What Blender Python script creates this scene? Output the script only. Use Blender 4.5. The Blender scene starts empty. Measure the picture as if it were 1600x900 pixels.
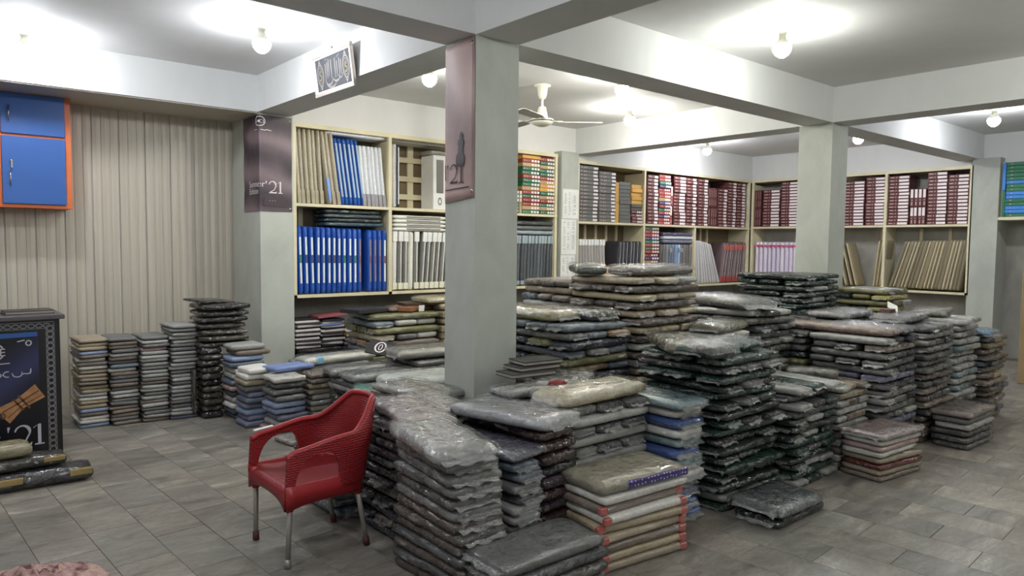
import bpy, bmesh, math, random
import numpy as np
from mathutils import Vector, Matrix, Euler, noise
from mathutils.bvhtree import BVHTree

random.seed(11)
S = bpy.context.scene
COL = S.collection
PI = math.pi

# ------------------------------------------------------------------ camera
FPX, YAW, PITCH, ROLL, EYE = 1120.36, 0.86704, -0.061086, 0.009719, 1.75
_f = Vector((math.cos(PITCH) * math.cos(YAW), math.cos(PITCH) * math.sin(YAW), math.sin(PITCH)))
_r0 = Vector((math.sin(YAW), -math.cos(YAW), 0))
_u0 = _r0.cross(_f)
_r = _r0 * math.cos(ROLL) + _u0 * math.sin(ROLL)
_u = -_r0 * math.sin(ROLL) + _u0 * math.cos(ROLL)
cam = bpy.data.cameras.new('camera')
camo = bpy.data.objects.new('camera', cam)
COL.objects.link(camo)
mw = Matrix((( _r.x, _u.x, -_f.x, 0), (_r.y, _u.y, -_f.y, 0), (_r.z, _u.z, -_f.z, EYE), (0, 0, 0, 1)))
camo.matrix_world = mw
cam.sensor_width = 36
cam.lens = FPX / 1600 * 36
cam.clip_start = 0.05
S.camera = camo

# ------------------------------------------------------------------ world and exposure
W = bpy.data.worlds.new('world')
S.world = W
W.use_nodes = True
W.node_tree.nodes['Background'].inputs[0].default_value = (0.9, 0.95, 1, 1)
W.node_tree.nodes['Background'].inputs[1].default_value = 0.05
S.view_settings.view_transform = 'Standard'
S.view_settings.look = 'None'
S.view_settings.gamma = 1
S.view_settings.exposure = 1.4
S.cycles.max_bounces = 6
S.cycles.diffuse_bounces = 4
S.cycles.glossy_bounces = 3
S.cycles.transparent_max_bounces = 12
S.cycles.use_denoising = True
S.cycles.sample_clamp_indirect = 4
S.cycles.caustics_reflective = False
S.cycles.caustics_refractive = False
BULB_POWER = 128.0            # emission strength of each bulb globe


def ray(px, py):
    return (_r * ((px - 800) / FPX) + _u * ((450 - py) / FPX) + _f)


def at_z(px, py, z):
    d = ray(px, py)
    return Vector((0, 0, EYE)) + d * ((z - EYE) / d.z)


def at_y(px, py, y):
    d = ray(px, py)
    return Vector((0, 0, EYE)) + d * (y / d.y)


def at_x(px, py, x):
    d = ray(px, py)
    return Vector((0, 0, EYE)) + d * (x / d.x)


# ------------------------------------------------------------------ materials
def lin(c):
    c = c / 255
    return c / 12.92 if c <= 0.04045 else ((c + 0.055) / 1.055) ** 2.4


def rgb(c, k=1.0):
    return tuple(min(lin(v) * k, 0.85) for v in c) + (1,)


class NT:
    def __init__(s, name):
        s.m = bpy.data.materials.new(name)
        s.m.use_nodes = True
        s.t = s.m.node_tree
        s.b = s.t.nodes['Principled BSDF']

    def n(s, typ, **kw):
        nd = s.t.nodes.new(typ)
        for k, v in kw.items():
            if k.startswith('i_'):
                nd.inputs[k[2:].replace('_', ' ')].default_value = v
            else:
                setattr(nd, k, v)
        return nd

    def l(s, a, b):
        s.t.links.new(a, b)

    def mix(s, fac, a, b, blend='MIX'):
        nd = s.t.nodes.new('ShaderNodeMix')
        nd.data_type = 'RGBA'
        nd.blend_type = blend
        for i, v in ((0, fac), (6, a), (7, b)):
            if hasattr(v, 'is_output'):
                s.l(v, nd.inputs[i])
            else:
                nd.inputs[i].default_value = v
        return nd.outputs[2]

    def ramp(s, src, stops):
        nd = s.t.nodes.new('ShaderNodeValToRGB')
        e = nd.color_ramp.elements
        while len(e) < len(stops):
            e.new(0.5)
        for q, (p, c) in zip(e, stops):
            q.position = p
            q.color = c if len(c) == 4 else (*c, 1)
        s.l(src, nd.inputs[0])
        return nd.outputs[0]

    def math(s, op, a, b=0.0, c=None):
        nd = s.t.nodes.new('ShaderNodeMath')
        nd.operation = op
        for i, v in enumerate((a, b, c)):
            if v is None:
                continue
            if hasattr(v, 'is_output'):
                s.l(v, nd.inputs[i])
            else:
                nd.inputs[i].default_value = v
        return nd.outputs[0]

    def bump(s, h, strength=0.3, dist=0.01):
        nd = s.t.nodes.new('ShaderNodeBump')
        nd.inputs['Strength'].default_value = strength
        nd.inputs['Distance'].default_value = dist
        s.l(h, nd.inputs['Height'])
        return nd.outputs[0]


def plain(name, c, rough=0.6, k=1.0, metal=0.0, var=0.06, scale=6, bump=0.0, bscale=60, coat=0.0, spec=0.5):
    t = NT(name)
    t.b.inputs['Roughness'].default_value = rough
    t.b.inputs['Metallic'].default_value = metal
    t.b.inputs['Coat Weight'].default_value = coat
    t.b.inputs['Specular IOR Level'].default_value = spec
    tc = t.n('ShaderNodeTexCoord')
    no = t.n('ShaderNodeTexNoise', i_Scale=scale, i_Detail=4.0)
    t.l(tc.outputs['Object'], no.inputs['Vector'])
    base = rgb(c, k)
    lo = tuple(v * (1 - var) for v in base[:3])
    hi = tuple(min(1, v * (1 + var)) for v in base[:3])
    t.l(t.ramp(no.outputs[0], [(0.3, lo), (0.7, hi)]), t.b.inputs['Base Color'])
    if bump:
        n2 = t.n('ShaderNodeTexNoise', i_Scale=bscale, i_Detail=3.0)
        t.l(tc.outputs['Object'], n2.inputs['Vector'])
        t.l(t.bump(n2.outputs[0], bump, 0.005), t.b.inputs['Normal'])
    return t.m


def plaster(name, c, blotch, k=1.0):
    """painted concrete with trowel blotches"""
    t = NT(name)
    t.b.inputs['Roughness'].default_value = 0.75
    t.b.inputs['Specular IOR Level'].default_value = 0.3
    g = t.n('ShaderNodeNewGeometry')
    mp = t.n('ShaderNodeMapping')
    mp.inputs['Scale'].default_value = (1, 1, 0.55)
    t.l(g.outputs['Position'], mp.inputs['Vector'])
    n1 = t.n('ShaderNodeTexNoise', i_Scale=2.2, i_Detail=7.0, i_Roughness=0.6, i_Distortion=0.6)
    n2 = t.n('ShaderNodeTexNoise', i_Scale=9.0, i_Detail=5.0)
    t.l(mp.outputs[0], n1.inputs['Vector'])
    t.l(mp.outputs[0], n2.inputs['Vector'])
    base = rgb(c, k)
    col = t.mix(t.ramp(n1.outputs[0], [(0.35, (0, 0, 0)), (0.7, (1, 1, 1))]), base, tuple(v * (1 - blotch) for v in base[:3]) + (1,))
    col = t.mix(0.35 * blotch * 2, col, t.ramp(n2.outputs[0], [(0.3, (0.6, 0.6, 0.58)), (0.7, (1, 1, 1))]), 'MULTIPLY')
    t.l(col, t.b.inputs['Base Color'])
    t.l(t.bump(n2.outputs[0], 0.08, 0.01), t.b.inputs['Normal'])
    return t.m


def film(t, normal_src, rough=0.16, weight=0.9):
    t.b.inputs['Coat Weight'].default_value = weight
    t.b.inputs['Coat Roughness'].default_value = rough
    t.b.inputs['Coat IOR'].default_value = 1.75
    t.l(normal_src, t.b.inputs['Coat Normal'])


def packet_material(name, attr=False, fold=True, rough=0.15, weight=1.0, crinkle=0.95):
    """folded cloth under clear crinkled film; the cloth takes the object's own colour"""
    t = NT(name)
    t.b.inputs['Roughness'].default_value = 0.8
    t.b.inputs['Specular IOR Level'].default_value = 0.2
    oi = t.n('ShaderNodeObjectInfo')
    if attr:
        at = t.n('ShaderNodeAttribute')
        at.attribute_name = 'Col'
        src = at.outputs['Color']
    else:
        src = oi.outputs['Color']
    tc = t.n('ShaderNodeTexCoord')
    add = t.n('ShaderNodeVectorMath', operation='ADD')
    t.l(tc.outputs['Object'], add.inputs[0])
    rnd = t.n('ShaderNodeVectorMath', operation='SCALE')
    rnd.inputs[0].default_value = (37, 17, 53)
    t.l(oi.outputs['Random'], rnd.inputs['Scale'])
    t.l(rnd.outputs[0], add.inputs[1])
    P = add.outputs[0]
    weave = t.n('ShaderNodeTexNoise', i_Scale=70.0, i_Detail=3.0)
    t.l(P, weave.inputs['Vector'])
    col = t.mix(0.5, src, t.ramp(weave.outputs[0], [(0.3, (0.72, 0.72, 0.72)), (0.7, (1.2, 1.2, 1.2))]), 'MULTIPLY')
    if fold:
        sep = t.n('ShaderNodeSeparateXYZ')
        t.l(tc.outputs['Object'], sep.inputs[0])
        sn = t.n('ShaderNodeSeparateXYZ')
        t.l(tc.outputs['Normal'], sn.inputs[0])
        side = t.math('LESS_THAN', t.math('ABSOLUTE', sn.outputs[2]), 0.55)
        wob = t.n('ShaderNodeTexNoise', i_Scale=9.0)
        t.l(P, wob.inputs['Vector'])
        z = t.math('ADD', t.math('MULTIPLY', sep.outputs[2], 520.0), t.math('MULTIPLY', wob.outputs[0], 7.0))
        lines = t.math('POWER', t.math('ABSOLUTE', t.math('SINE', z)), 0.5)
        fac = t.math('MULTIPLY', side, t.math('MULTIPLY', t.math('SUBTRACT', 1.0, lines), 0.6))
        col = t.mix(fac, col, (0.02, 0.02, 0.02, 1))
    t.l(col, t.b.inputs['Base Color'])
    # crinkled film: small flat facets turned every way, with softer folds over them
    n1 = t.n('ShaderNodeTexNoise', i_Scale=6.0, i_Detail=4.0, i_Roughness=0.6, i_Distortion=1.5)
    t.l(P, n1.inputs['Vector'])
    wv = t.n('ShaderNodeVectorMath', operation='ADD')
    sc = t.n('ShaderNodeVectorMath', operation='SCALE')
    sc.inputs['Scale'].default_value = 0.10
    t.l(n1.outputs['Color'], sc.inputs[0])
    t.l(P, wv.inputs[0])
    t.l(sc.outputs[0], wv.inputs[1])
    st = t.n('ShaderNodeMapping')
    st.inputs['Rotation'].default_value = (0, 0, 0.5)
    st.inputs['Scale'].default_value = (13, 32, 38)
    t.l(wv.outputs[0], st.inputs['Vector'])
    vo = t.n('ShaderNodeTexVoronoi', feature='F1', i_Scale=1.0)
    t.l(st.outputs[0], vo.inputs['Vector'])
    off = t.n('ShaderNodeVectorMath', operation='SUBTRACT')
    off.inputs[1].default_value = (0.5, 0.5, 0.5)
    t.l(vo.outputs['Color'], off.inputs[0])
    off2 = t.n('ShaderNodeVectorMath', operation='SCALE')
    so = t.n('ShaderNodeSeparateXYZ')
    t.l(tc.outputs['Normal'], so.inputs[0])
    flat = t.math('POWER', t.math('ABSOLUTE', so.outputs[2]), 3.0)
    t.l(t.math('MULTIPLY', t.math('SUBTRACT', 1.0, t.math('MULTIPLY', flat, 0.72)), crinkle), off2.inputs['Scale'])
    t.l(off.outputs[0], off2.inputs[0])
    g = t.n('ShaderNodeNewGeometry')
    nn = t.n('ShaderNodeVectorMath', operation='ADD')
    t.l(g.outputs['Normal'], nn.inputs[0])
    t.l(off2.outputs[0], nn.inputs[1])
    no = t.n('ShaderNodeVectorMath', operation='NORMALIZE')
    t.l(nn.outputs[0], no.inputs[0])
    bp = t.n('ShaderNodeBump')
    bp.inputs['Strength'].default_value = 0.8
    bp.inputs['Distance'].default_value = 0.03
    t.l(n1.outputs[0], bp.inputs['Height'])
    t.l(no.outputs[0], bp.inputs['Normal'])
    film(t, bp.outputs[0], rough, weight)
    return t.m


def veil(name, tint=(1, 1, 1), alpha=0.25, rough=0.12):
    """loose clear plastic"""
    t = NT(name)
    nt = t.t
    nt.nodes.remove(t.b)
    out = nt.nodes['Material Output']
    tr = t.n('ShaderNodeBsdfTransparent')
    gl = t.n('ShaderNodeBsdfGlossy', i_Roughness=rough)
    df = t.n('ShaderNodeBsdfDiffuse')
    df.inputs[0].default_value = (0.75, 0.76, 0.75, 1)
    tc = t.n('ShaderNodeTexCoord')
    n1 = t.n('ShaderNodeTexNoise', i_Scale=28.0, i_Detail=2.0, i_Distortion=1.5)
    t.l(tc.outputs['Object'], n1.inputs['Vector'])
    b = t.bump(n1.outputs[0], 0.8, 0.02)
    t.l(b, gl.inputs['Normal'])
    m1 = t.n('ShaderNodeMixShader')
    m1.inputs[0].default_value = 0.45
    t.l(df.outputs[0], m1.inputs[1])
    t.l(gl.outputs[0], m1.inputs[2])
    m2 = t.n('ShaderNodeMixShader')
    m2.inputs[0].default_value = alpha
    t.l(tr.outputs[0], m2.inputs[1])
    t.l(m1.outputs[0], m2.inputs[2])
    t.l(m2.outputs[0], out.inputs[0])
    return t.m


def emitter(name, c, strength):
    t = NT(name)
    t.b.inputs['Base Color'].default_value = (0.9, 0.9, 0.9, 1)
    t.b.inputs['Emission Color'].default_value = (*c, 1)
    t.b.inputs['Emission Strength'].default_value = strength
    return t.m


def object_coloured(name, rough=0.5, coat=0.0):
    t = NT(name)
    oi = t.n('ShaderNodeObjectInfo')
    tc = t.n('ShaderNodeTexCoord')
    no = t.n('ShaderNodeTexNoise', i_Scale=14.0, i_Detail=3.0)
    t.l(tc.outputs['Object'], no.inputs['Vector'])
    c = t.mix(0.35, oi.outputs['Color'], t.ramp(no.outputs[0], [(0.3, (0.75, 0.75, 0.75)), (0.7, (1.15, 1.15, 1.15))]), 'MULTIPLY')
    t.l(c, t.b.inputs['Base Color'])
    t.b.inputs['Roughness'].default_value = rough
    t.b.inputs['Coat Weight'].default_value = coat
    return t.m


def marble():
    t = NT('marble_tile')
    t.b.inputs['Roughness'].default_value = 0.38
    t.b.inputs['Specular IOR Level'].default_value = 0.35
    g = t.n('ShaderNodeNewGeometry')
    oi = t.n('ShaderNodeObjectInfo')
    rnd = t.n('ShaderNodeVectorMath', operation='SCALE')
    rnd.inputs[0].default_value = (91, 47, 23)
    t.l(oi.outputs['Random'], rnd.inputs['Scale'])
    add = t.n('ShaderNodeVectorMath', operation='ADD')
    t.l(g.outputs['Position'], add.inputs[0])
    t.l(rnd.outputs[0], add.inputs[1])
    mp = t.n('ShaderNodeMapping')
    mp.inputs['Rotation'].default_value = (0, 0, 0.5)
    mp.inputs['Scale'].default_value = (1.0, 2.4, 1)
    t.l(add.outputs[0], mp.inputs['Vector'])
    n1 = t.n('ShaderNodeTexNoise', i_Scale=1.6, i_Detail=8.0, i_Roughness=0.62, i_Distortion=1.3)
    n2 = t.n('ShaderNodeTexNoise', i_Scale=3.4, i_Detail=6.0, i_Roughness=0.6, i_Distortion=2.6)
    for q in (n1, n2):
        t.l(mp.outputs[0], q.inputs['Vector'])
    col = t.ramp(n1.outputs[0], [(0.28, rgb((88, 84, 79))), (0.42, rgb((127, 122, 115))), (0.56, rgb((144, 139, 131))), (0.66, rgb((164, 158, 149))), (0.73, rgb((208, 202, 193)))])
    vein = t.math('SUBTRACT', 1.0, t.math('MINIMUM', t.math('MULTIPLY', t.math('ABSOLUTE', t.math('SUBTRACT', n2.outputs[0], 0.5)), 16.0), 1.0))
    col = t.mix(t.math('MULTIPLY', vein, 0.32), col, rgb((84, 84, 80)))
    tone = t.ramp(oi.outputs['Random'], [(0.0, (0.78, 0.79, 0.79)), (0.3, (0.98, 0.95, 0.92)), (0.55, (0.88, 0.91, 0.9)), (0.8, (1.04, 1.0, 0.96)), (0.9, (1.0, 0.97, 0.93)), (1.0, (1.3, 1.27, 1.22))])
    col = t.mix(1.0, col, tone, 'MULTIPLY')
    t.l(col, t.b.inputs['Base Color'])
    t.l(t.math('ADD', t.math('MULTIPLY', n2.outputs[0], 0.25), 0.26), t.b.inputs['Roughness'])
    return t.m


MAT = {}
MAT['wall'] = plaster('white_paint', (226, 226, 224), 0.05)
MAT['ceiling'] = plaster('ceiling_paint', (224, 224, 223), 0.05)
MAT['beam'] = plaster('beam_paint', (220, 221, 220), 0.06)
MAT['column'] = plaster('column_paint', (190, 194, 184), 0.2)
MAT['grey_plaster'] = plaster('grey_plaster', (176, 174, 166), 0.3)
MAT['grout'] = plain('grout', (126, 122, 114), 0.9)
MAT['tile'] = marble()
MAT['shelf'] = plain('cream_shelf_paint', (220, 211, 178), 0.5, var=0.08, scale=3)
MAT['shelf_dark'] = plain('shelf_back', (120, 104, 78), 0.7, var=0.2, scale=2)
MAT['blue'] = plain('blue_laminate', (44, 88, 156), 0.35, var=0.04)
MAT['orange'] = plain('orange_edge', (206, 104, 52), 0.4)
MAT['chrome'] = plain('chrome', (200, 200, 200), 0.2, metal=1.0)
MAT['steel'] = plain('grey_leg_paint', (150, 145, 138), 0.4, metal=0.4)
MAT['rubber'] = plain('dark_red_foot', (70, 30, 26), 0.6)
MAT['black'] = plain('black_laminate', (26, 25, 28), 0.35)
MAT['black_matte'] = plain('black_card', (30, 28, 27), 0.7)
MAT['white_enamel'] = plain('white_enamel', (232, 230, 214), 0.3)
MAT['blade'] = plain('fan_blade', (200, 196, 186), 0.4)
MAT['paper'] = plain('white_paper', (232, 232, 228), 0.8)
MAT['ink'] = plain('grey_ink', (70, 72, 78), 0.8)
MAT['label'] = plain('white_label', (236, 226, 226), 0.6)
MAT['print'] = plain('pale_print', (205, 170, 168), 0.6)
MAT['gold'] = plain('gold_trim', (170, 150, 100), 0.35, metal=0.6)
MAT['silver'] = plain('silver_frame', (196, 186, 176), 0.35, metal=0.5)
MAT['slate'] = plain('slate_velvet', (62, 63, 68), 0.85)
MAT['wood'] = plain('door_wood', (168, 146, 108), 0.5, var=0.12, scale=2)
MAT['packet'] = packet_material('wrapped_cloth')
MAT['packet_mass'] = packet_material('wrapped_cloth_mass', attr=True)
MAT['folded'] = packet_material('folded_cloth', rough=0.3, weight=0.35, crinkle=0.4)
MAT['upright'] = packet_material('upright_cloth', fold=False, rough=0.25, weight=0.5, crinkle=0.5)
MAT['box'] = object_coloured('box_card', 0.5)
MAT['flap'] = veil('clear_film', alpha=0.42)


def loose_film():
    t = NT('loose_clear_film')
    nt = t.t
    nt.nodes.remove(t.b)
    out = nt.nodes['Material Output']
    tr = t.n('ShaderNodeBsdfTransparent')
    tr.inputs[0].default_value = (0.95, 0.95, 0.95, 1)
    gl = t.n('ShaderNodeBsdfGlossy', i_Roughness=0.13)
    tc = t.n('ShaderNodeTexCoord')
    n1 = t.n('ShaderNodeTexNoise', i_Scale=16.0, i_Detail=3.0, i_Distortion=2.2)
    t.l(tc.outputs['Object'], n1.inputs['Vector'])
    t.l(t.bump(n1.outputs[0], 0.6, 0.02), gl.inputs['Normal'])
    lw = t.n('ShaderNodeLayerWeight', i_Blend=0.35)
    m = t.n('ShaderNodeMixShader')
    t.l(t.math('ADD', t.math('MULTIPLY', lw.outputs['Facing'], 0.20), 0.075), m.inputs[0])
    t.l(tr.outputs[0], m.inputs[1])
    t.l(gl.outputs[0], m.inputs[2])
    t.l(m.outputs[0], out.inputs[0])
    return t.m


MAT['film_loose'] = loose_film()
MAT['part'] = object_coloured('printed_part', 0.5)

# ------------------------------------------------------------------ mesh helpers


def link(o):
    COL.objects.link(o)
    return o


def finish(name, bm, mat, parent=None, smooth=False, loc=(0, 0, 0), rot=(0, 0, 0)):
    me = bpy.data.meshes.new(name)
    bm.to_mesh(me)
    bm.free()
    return from_mesh(name, me, mat, parent, smooth, loc, rot)


def from_mesh(name, me, mat, parent=None, smooth=False, loc=(0, 0, 0), rot=(0, 0, 0)):
    if mat is not None and not me.materials:
        me.materials.append(mat)
    if smooth and me.polygons:
        me.polygons.foreach_set('use_smooth', [True] * len(me.polygons))
    o = bpy.data.objects.new(name, me)
    o.location = loc
    o.rotation_euler = rot
    if parent is not None:
        o.parent = parent
    return link(o)


def tag(o, label, cat=None, group=None, kind=None):
    o['label'] = label
    if cat:
        o['category'] = cat
    if group:
        o['group'] = group
    if kind:
        o['kind'] = kind
    return o


def empty(name, loc, label, cat, group=None, rot=(0, 0, 0)):
    o = bpy.data.objects.new(name, None)
    o.empty_display_size = 0.1
    o.location = loc
    o.rotation_euler = rot
    link(o)
    return tag(o, label, cat, group)


def box(bm, x0, x1, y0, y1, z0, z1, M=None):
    vs = [Vector((x, y, z)) for z in (z0, z1) for y in (y0, y1) for x in (x0, x1)]
    if M is not None:
        vs = [M @ v for v in vs]
    v = [bm.verts.new(p) for p in vs]
    for f in ((0, 2, 3, 1), (4, 5, 7, 6), (0, 1, 5, 4), (2, 6, 7, 3), (0, 4, 6, 2), (1, 3, 7, 5)):
        bm.faces.new([v[i] for i in f])


def bevel_all(bm, w=0.004, seg=1):
    bmesh.ops.bevel(bm, geom=list(bm.edges), offset=w, segments=seg, affect='EDGES', clamp_overlap=True)


def nbox(name, ext, mat, parent=None, bev=0.0, **kw):
    bm = bmesh.new()
    box(bm, *ext)
    if bev:
        bevel_all(bm, bev)
    return finish(name, bm, mat, parent, **kw)


def lathe(bm, prof, n=20, M=Matrix()):
    """prof: (radius, z) from bottom to top"""
    rings = []
    for r, z in prof:
        if r <= 1e-6:
            rings.append([bm.verts.new(M @ Vector((0, 0, z)))])
        else:
            rings.append([bm.verts.new(M @ Vector((r * math.cos(2 * PI * i / n), r * math.sin(2 * PI * i / n), z))) for i in range(n)])
    for a, b in zip(rings, rings[1:]):
        for i in range(n):
            j = (i + 1) % n
            if len(a) == 1 and len(b) == 1:
                continue
            if len(a) == 1:
                bm.faces.new((a[0], b[j], b[i]))
            elif len(b) == 1:
                bm.faces.new((a[i], a[j], b[0]))
            else:
                bm.faces.new((a[i], a[j], b[j], b[i]))


def tube(bm, pts, rad, n=10, caps=True):
    pts = [Vector(p) for p in pts]
    if not hasattr(rad, '__len__'):
        rad = [rad] * len(pts)
    rings = []
    up = Vector((0, 0, 1))
    for i, p in enumerate(pts):
        d = (pts[min(i + 1, len(pts) - 1)] - pts[max(i - 1, 0)]).normalized()
        a = d.cross(up if abs(d.z) < 0.95 else Vector((1, 0, 0))).normalized()
        b = d.cross(a)
        rings.append([bm.verts.new(p + (a * math.cos(2 * PI * k / n) + b * math.sin(2 * PI * k / n)) * rad[i]) for k in range(n)])
    for a, b in zip(rings, rings[1:]):
        for k in range(n):
            bm.faces.new((a[k], a[(k + 1) % n], b[(k + 1) % n], b[k]))
    if caps:
        bm.faces.new(rings[0][::-1])
        bm.faces.new(rings[-1])


_text = {}


def text_polys(s, size=1.0):
    """vertices and faces of a flat string, lower left at the origin; width returned"""
    if s in _text:
        vs, fs = _text[s]
    else:
        cu = bpy.data.curves.new('text', 'FONT')
        cu.body = s
        cu.resolution_u = 3
        ob = bpy.data.objects.new('text', cu)
        link(ob)
        dg = bpy.context.evaluated_depsgraph_get()
        me = ob.evaluated_get(dg).to_mesh()
        vs = [v.co.copy() for v in me.vertices]
        fs = [tuple(p.vertices) for p in me.polygons]
        ob.evaluated_get(dg).to_mesh_clear()
        bpy.data.objects.remove(ob)
        bpy.data.curves.remove(cu)
        _text[s] = (vs, fs)
    return [v * size for v in vs], fs


def text_obj(name, s, size, mapf, mat, parent):
    vs, fs = text_polys(s, size)
    if not vs:
        return None
    me = bpy.data.meshes.new(name)
    me.from_pydata([mapf(v.x, v.y) for v in vs], [], fs)
    return from_mesh(name, me, mat, parent)


def poly_obj(name, polys, mapf, mat, parent):
    """flat polygons (lists of 2D points)"""
    bm = bmesh.new()
    for pl in polys:
        try:
            bm.faces.new([bm.verts.new(mapf(x, y)) for x, y in pl])
        except ValueError:
            pass
    bmesh.ops.triangulate(bm, faces=list(bm.faces))
    return finish(name, bm, mat, parent)


ORD = ['top', 'second', 'third', 'fourth', 'fifth', 'sixth', 'seventh', 'eighth', 'ninth', 'tenth', 'eleventh', 'twelfth', 'thirteenth', 'fourteenth', 'fifteenth', 'sixteenth', 'seventeenth', 'eighteenth', 'nineteenth', 'twentieth', 'twenty-first', 'twenty-second', 'twenty-third', 'twenty-fourth', 'twenty-fifth', 'twenty-sixth']


def down(i):
    return ORD[0] + ' layer' if i == 0 else f'{ORD[min(i, 25)]} layer down'


_pm = {}


def pillow_mesh(lx, ly, lz, var=0, soft=0.5, wr=0.006, nx=10, ny=6, nz=3):
    """a soft folded packet, base at z = 0, rounded and slightly wrinkled"""
    key = (round(lx, 3), round(ly, 3), round(lz, 3), var, soft, wr, nx)
    if key in _pm:
        return _pm[key]
    bm = bmesh.new()
    hx, hy, hz = lx / 2, ly / 2, lz / 2
    r = hz * (0.55 + 0.4 * soft)
    grid = {}

    def vert(i, j, k):
        q = (i, j, k)
        if q in grid:
            return grid[q]
        u, v, w = 2 * i / nx - 1, 2 * j / ny - 1, 2 * k / nz - 1
        # denser towards the rims
        u = math.copysign(abs(u) ** 0.75, u)
        v = math.copysign(abs(v) ** 0.75, v)
        p = Vector((u * hx, v * hy, w * hz))
        c = Vector((max(-hx + r, min(hx - r, p.x)), max(-hy + r, min(hy - r, p.y)), max(-hz + r, min(hz - r, p.z))))
        d = p - c
        if d.length > 1e-9:
            p = c + d.normalized() * r
        sq = 1 - 0.17 * soft * max(abs(u) ** 5, abs(v) ** 5)
        p.z *= sq
        s = Vector((p.x * 9 + var * 7.3, p.y * 9 + var * 3.1, p.z * 14 + var))
        nv = noise.noise_vector(s)
        p.x += nv.x * wr
        p.y += nv.y * wr
        if w > 0:
            p.z += nv.z * wr * 0.9
        p.z = max(-hz, min(hz, p.z))
        grid[q] = bm.verts.new(p + Vector((0, 0, hz)))
        return grid[q]

    def quad(a, b, c, d):
        bm.faces.new((vert(*a), vert(*b), vert(*c), vert(*d)))

    for i in range(nx):
        for j in range(ny):
            quad((i, j, 0), (i, j + 1, 0), (i + 1, j + 1, 0), (i + 1, j, 0))
            quad((i, j, nz), (i + 1, j, nz), (i + 1, j + 1, nz), (i, j + 1, nz))
    for i in range(nx):
        for k in range(nz):
            quad((i, 0, k), (i + 1, 0, k), (i + 1, 0, k + 1), (i, 0, k + 1))
            quad((i, ny, k), (i, ny, k + 1), (i + 1, ny, k + 1), (i + 1, ny, k))
    for j in range(ny):
        for k in range(nz):
            quad((0, j, k), (0, j, k + 1), (0, j + 1, k + 1), (0, j + 1, k))
            quad((nx, j, k), (nx, j + 1, k), (nx, j + 1, k + 1), (nx, j, k + 1))
    me = bpy.data.meshes.new('packet')
    bm.to_mesh(me)
    bm.free()
    me.polygons.foreach_set('use_smooth', [True] * len(me.polygons))
    _pm[key] = me
    return me


def setcol(o, c, k=1.0):
    o.color = rgb(c, k)
    return o


# ------------------------------------------------------------------ room shell
CZ = 3.565          # ceiling
BZ = 3.17           # underside of the beams
X1, X2, X3 = 3.013, 8.125, 13.0
Y1, Y2 = 3.952, 7.89


def struct(name, ext, mat, label, parent=None, bev=0.0):
    o = nbox(name, ext, mat, parent, bev)
    if parent is None:
        tag(o, label, kind='structure')
    return o


floor = struct('floor', (-2.6, 14.2, -3.2, 9.0, -0.12, -0.006), MAT['grout'], 'grey veined marble tile floor of the shop')
struct('ceiling', (-2.6, 14.2, -3.2, 9.0, CZ, CZ + 0.15), MAT['ceiling'], 'plain white painted concrete ceiling')
struct('wall_back', (3.2, 14.2, 8.6, 9.0, 0, CZ), MAT['grey_plaster'], 'unpainted grey back wall behind the shelving')
struct('wall_right', (13.5, 14.2, -3.2, 8.6, 0, CZ), MAT['grey_plaster'], 'grey plaster wall on the right')
struct('wall_front', (-2.6, 14.2, -3.4, -3.2, 0, CZ), MAT['wall'], 'white wall behind the viewer')
struct('wall_near', (-2.8, -2.6, -3.4, 9.0, 0, CZ), MAT['wall'], 'white wall at the left end of the shop')
# beams
struct('beam_cross', (-2.6, 13.2, Y1, Y1 + 0.355, BZ, CZ), MAT['beam'], 'long white concrete beam running over both front columns')
struct('beam_back', (-2.6, X1 + 0.36, Y2, 8.72, BZ, CZ), MAT['beam'], 'white concrete beam above the fluted wall panels')
struct('beam_shelves', (X1 + 0.36, 13.4, Y2 + 0.17, 8.72, BZ - 0.12, CZ), MAT['wall'], 'white wall strip above the rear shelving')
struct('beam_left', (X1, X1 + 0.385, -3.2, Y1, BZ, CZ), MAT['beam'], 'white beam running from the front column towards the viewer')
struct('beam_picture', (X1, X1 + 0.385, Y1 + 0.355, Y2, BZ, CZ), MAT['beam'], 'white beam carrying the framed calligraphy')
struct('beam_middle', (X2, X2 + 0.385, Y1 + 0.355, Y2 + 0.17, BZ, CZ), MAT['beam'], 'white beam from the right column to the price list column')
struct('beam_right', (X2, X2 + 0.385, -3.2, Y1, BZ, CZ), MAT['beam'], 'white beam from the right column towards the viewer')
struct('beam_end', (13.22, 13.6, -3.2, 8.7, BZ - 0.14, CZ), MAT['wall'], 'white wall strip above the right shelving')
# columns
COLUMNS = dict(front=(X1, X1 + 0.385, Y1, Y1 + 0.355), left=(X1 + 0.015, X1 + 0.40, Y2, 8.72), right=(X2, X2 + 0.385, Y1, Y1 + 0.40), list=(7.665, 8.03, Y2, 8.5), end=(13.0, 13.6, 3.66, 4.04))
struct('column_front', (*COLUMNS['front'], 0, BZ), MAT['column'], 'grey plastered column in the middle with a tall hanging poster')
struct('column_left', (*COLUMNS['left'], 0, BZ), MAT['column'], 'grey plastered column with a dark poster wrapped round its corner')
struct('column_right', (*COLUMNS['right'], 0, BZ), MAT['column'], 'bare grey column standing among the stacks on the right')
struct('column_list', (*COLUMNS['list'], 0, BZ), MAT['column'], 'narrow pale column with handwritten lists')
struct('column_end', (*COLUMNS['end'], 0, BZ), MAT['column'], 'grey column at the end of the right shelving')

# fluted wall panels, each a piece of the left wall
wall_left = struct('wall_left', (-2.6, 3.2, 8.78, 9.0, 0, CZ), MAT['wall'], 'beige fluted panel wall on the left')


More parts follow.
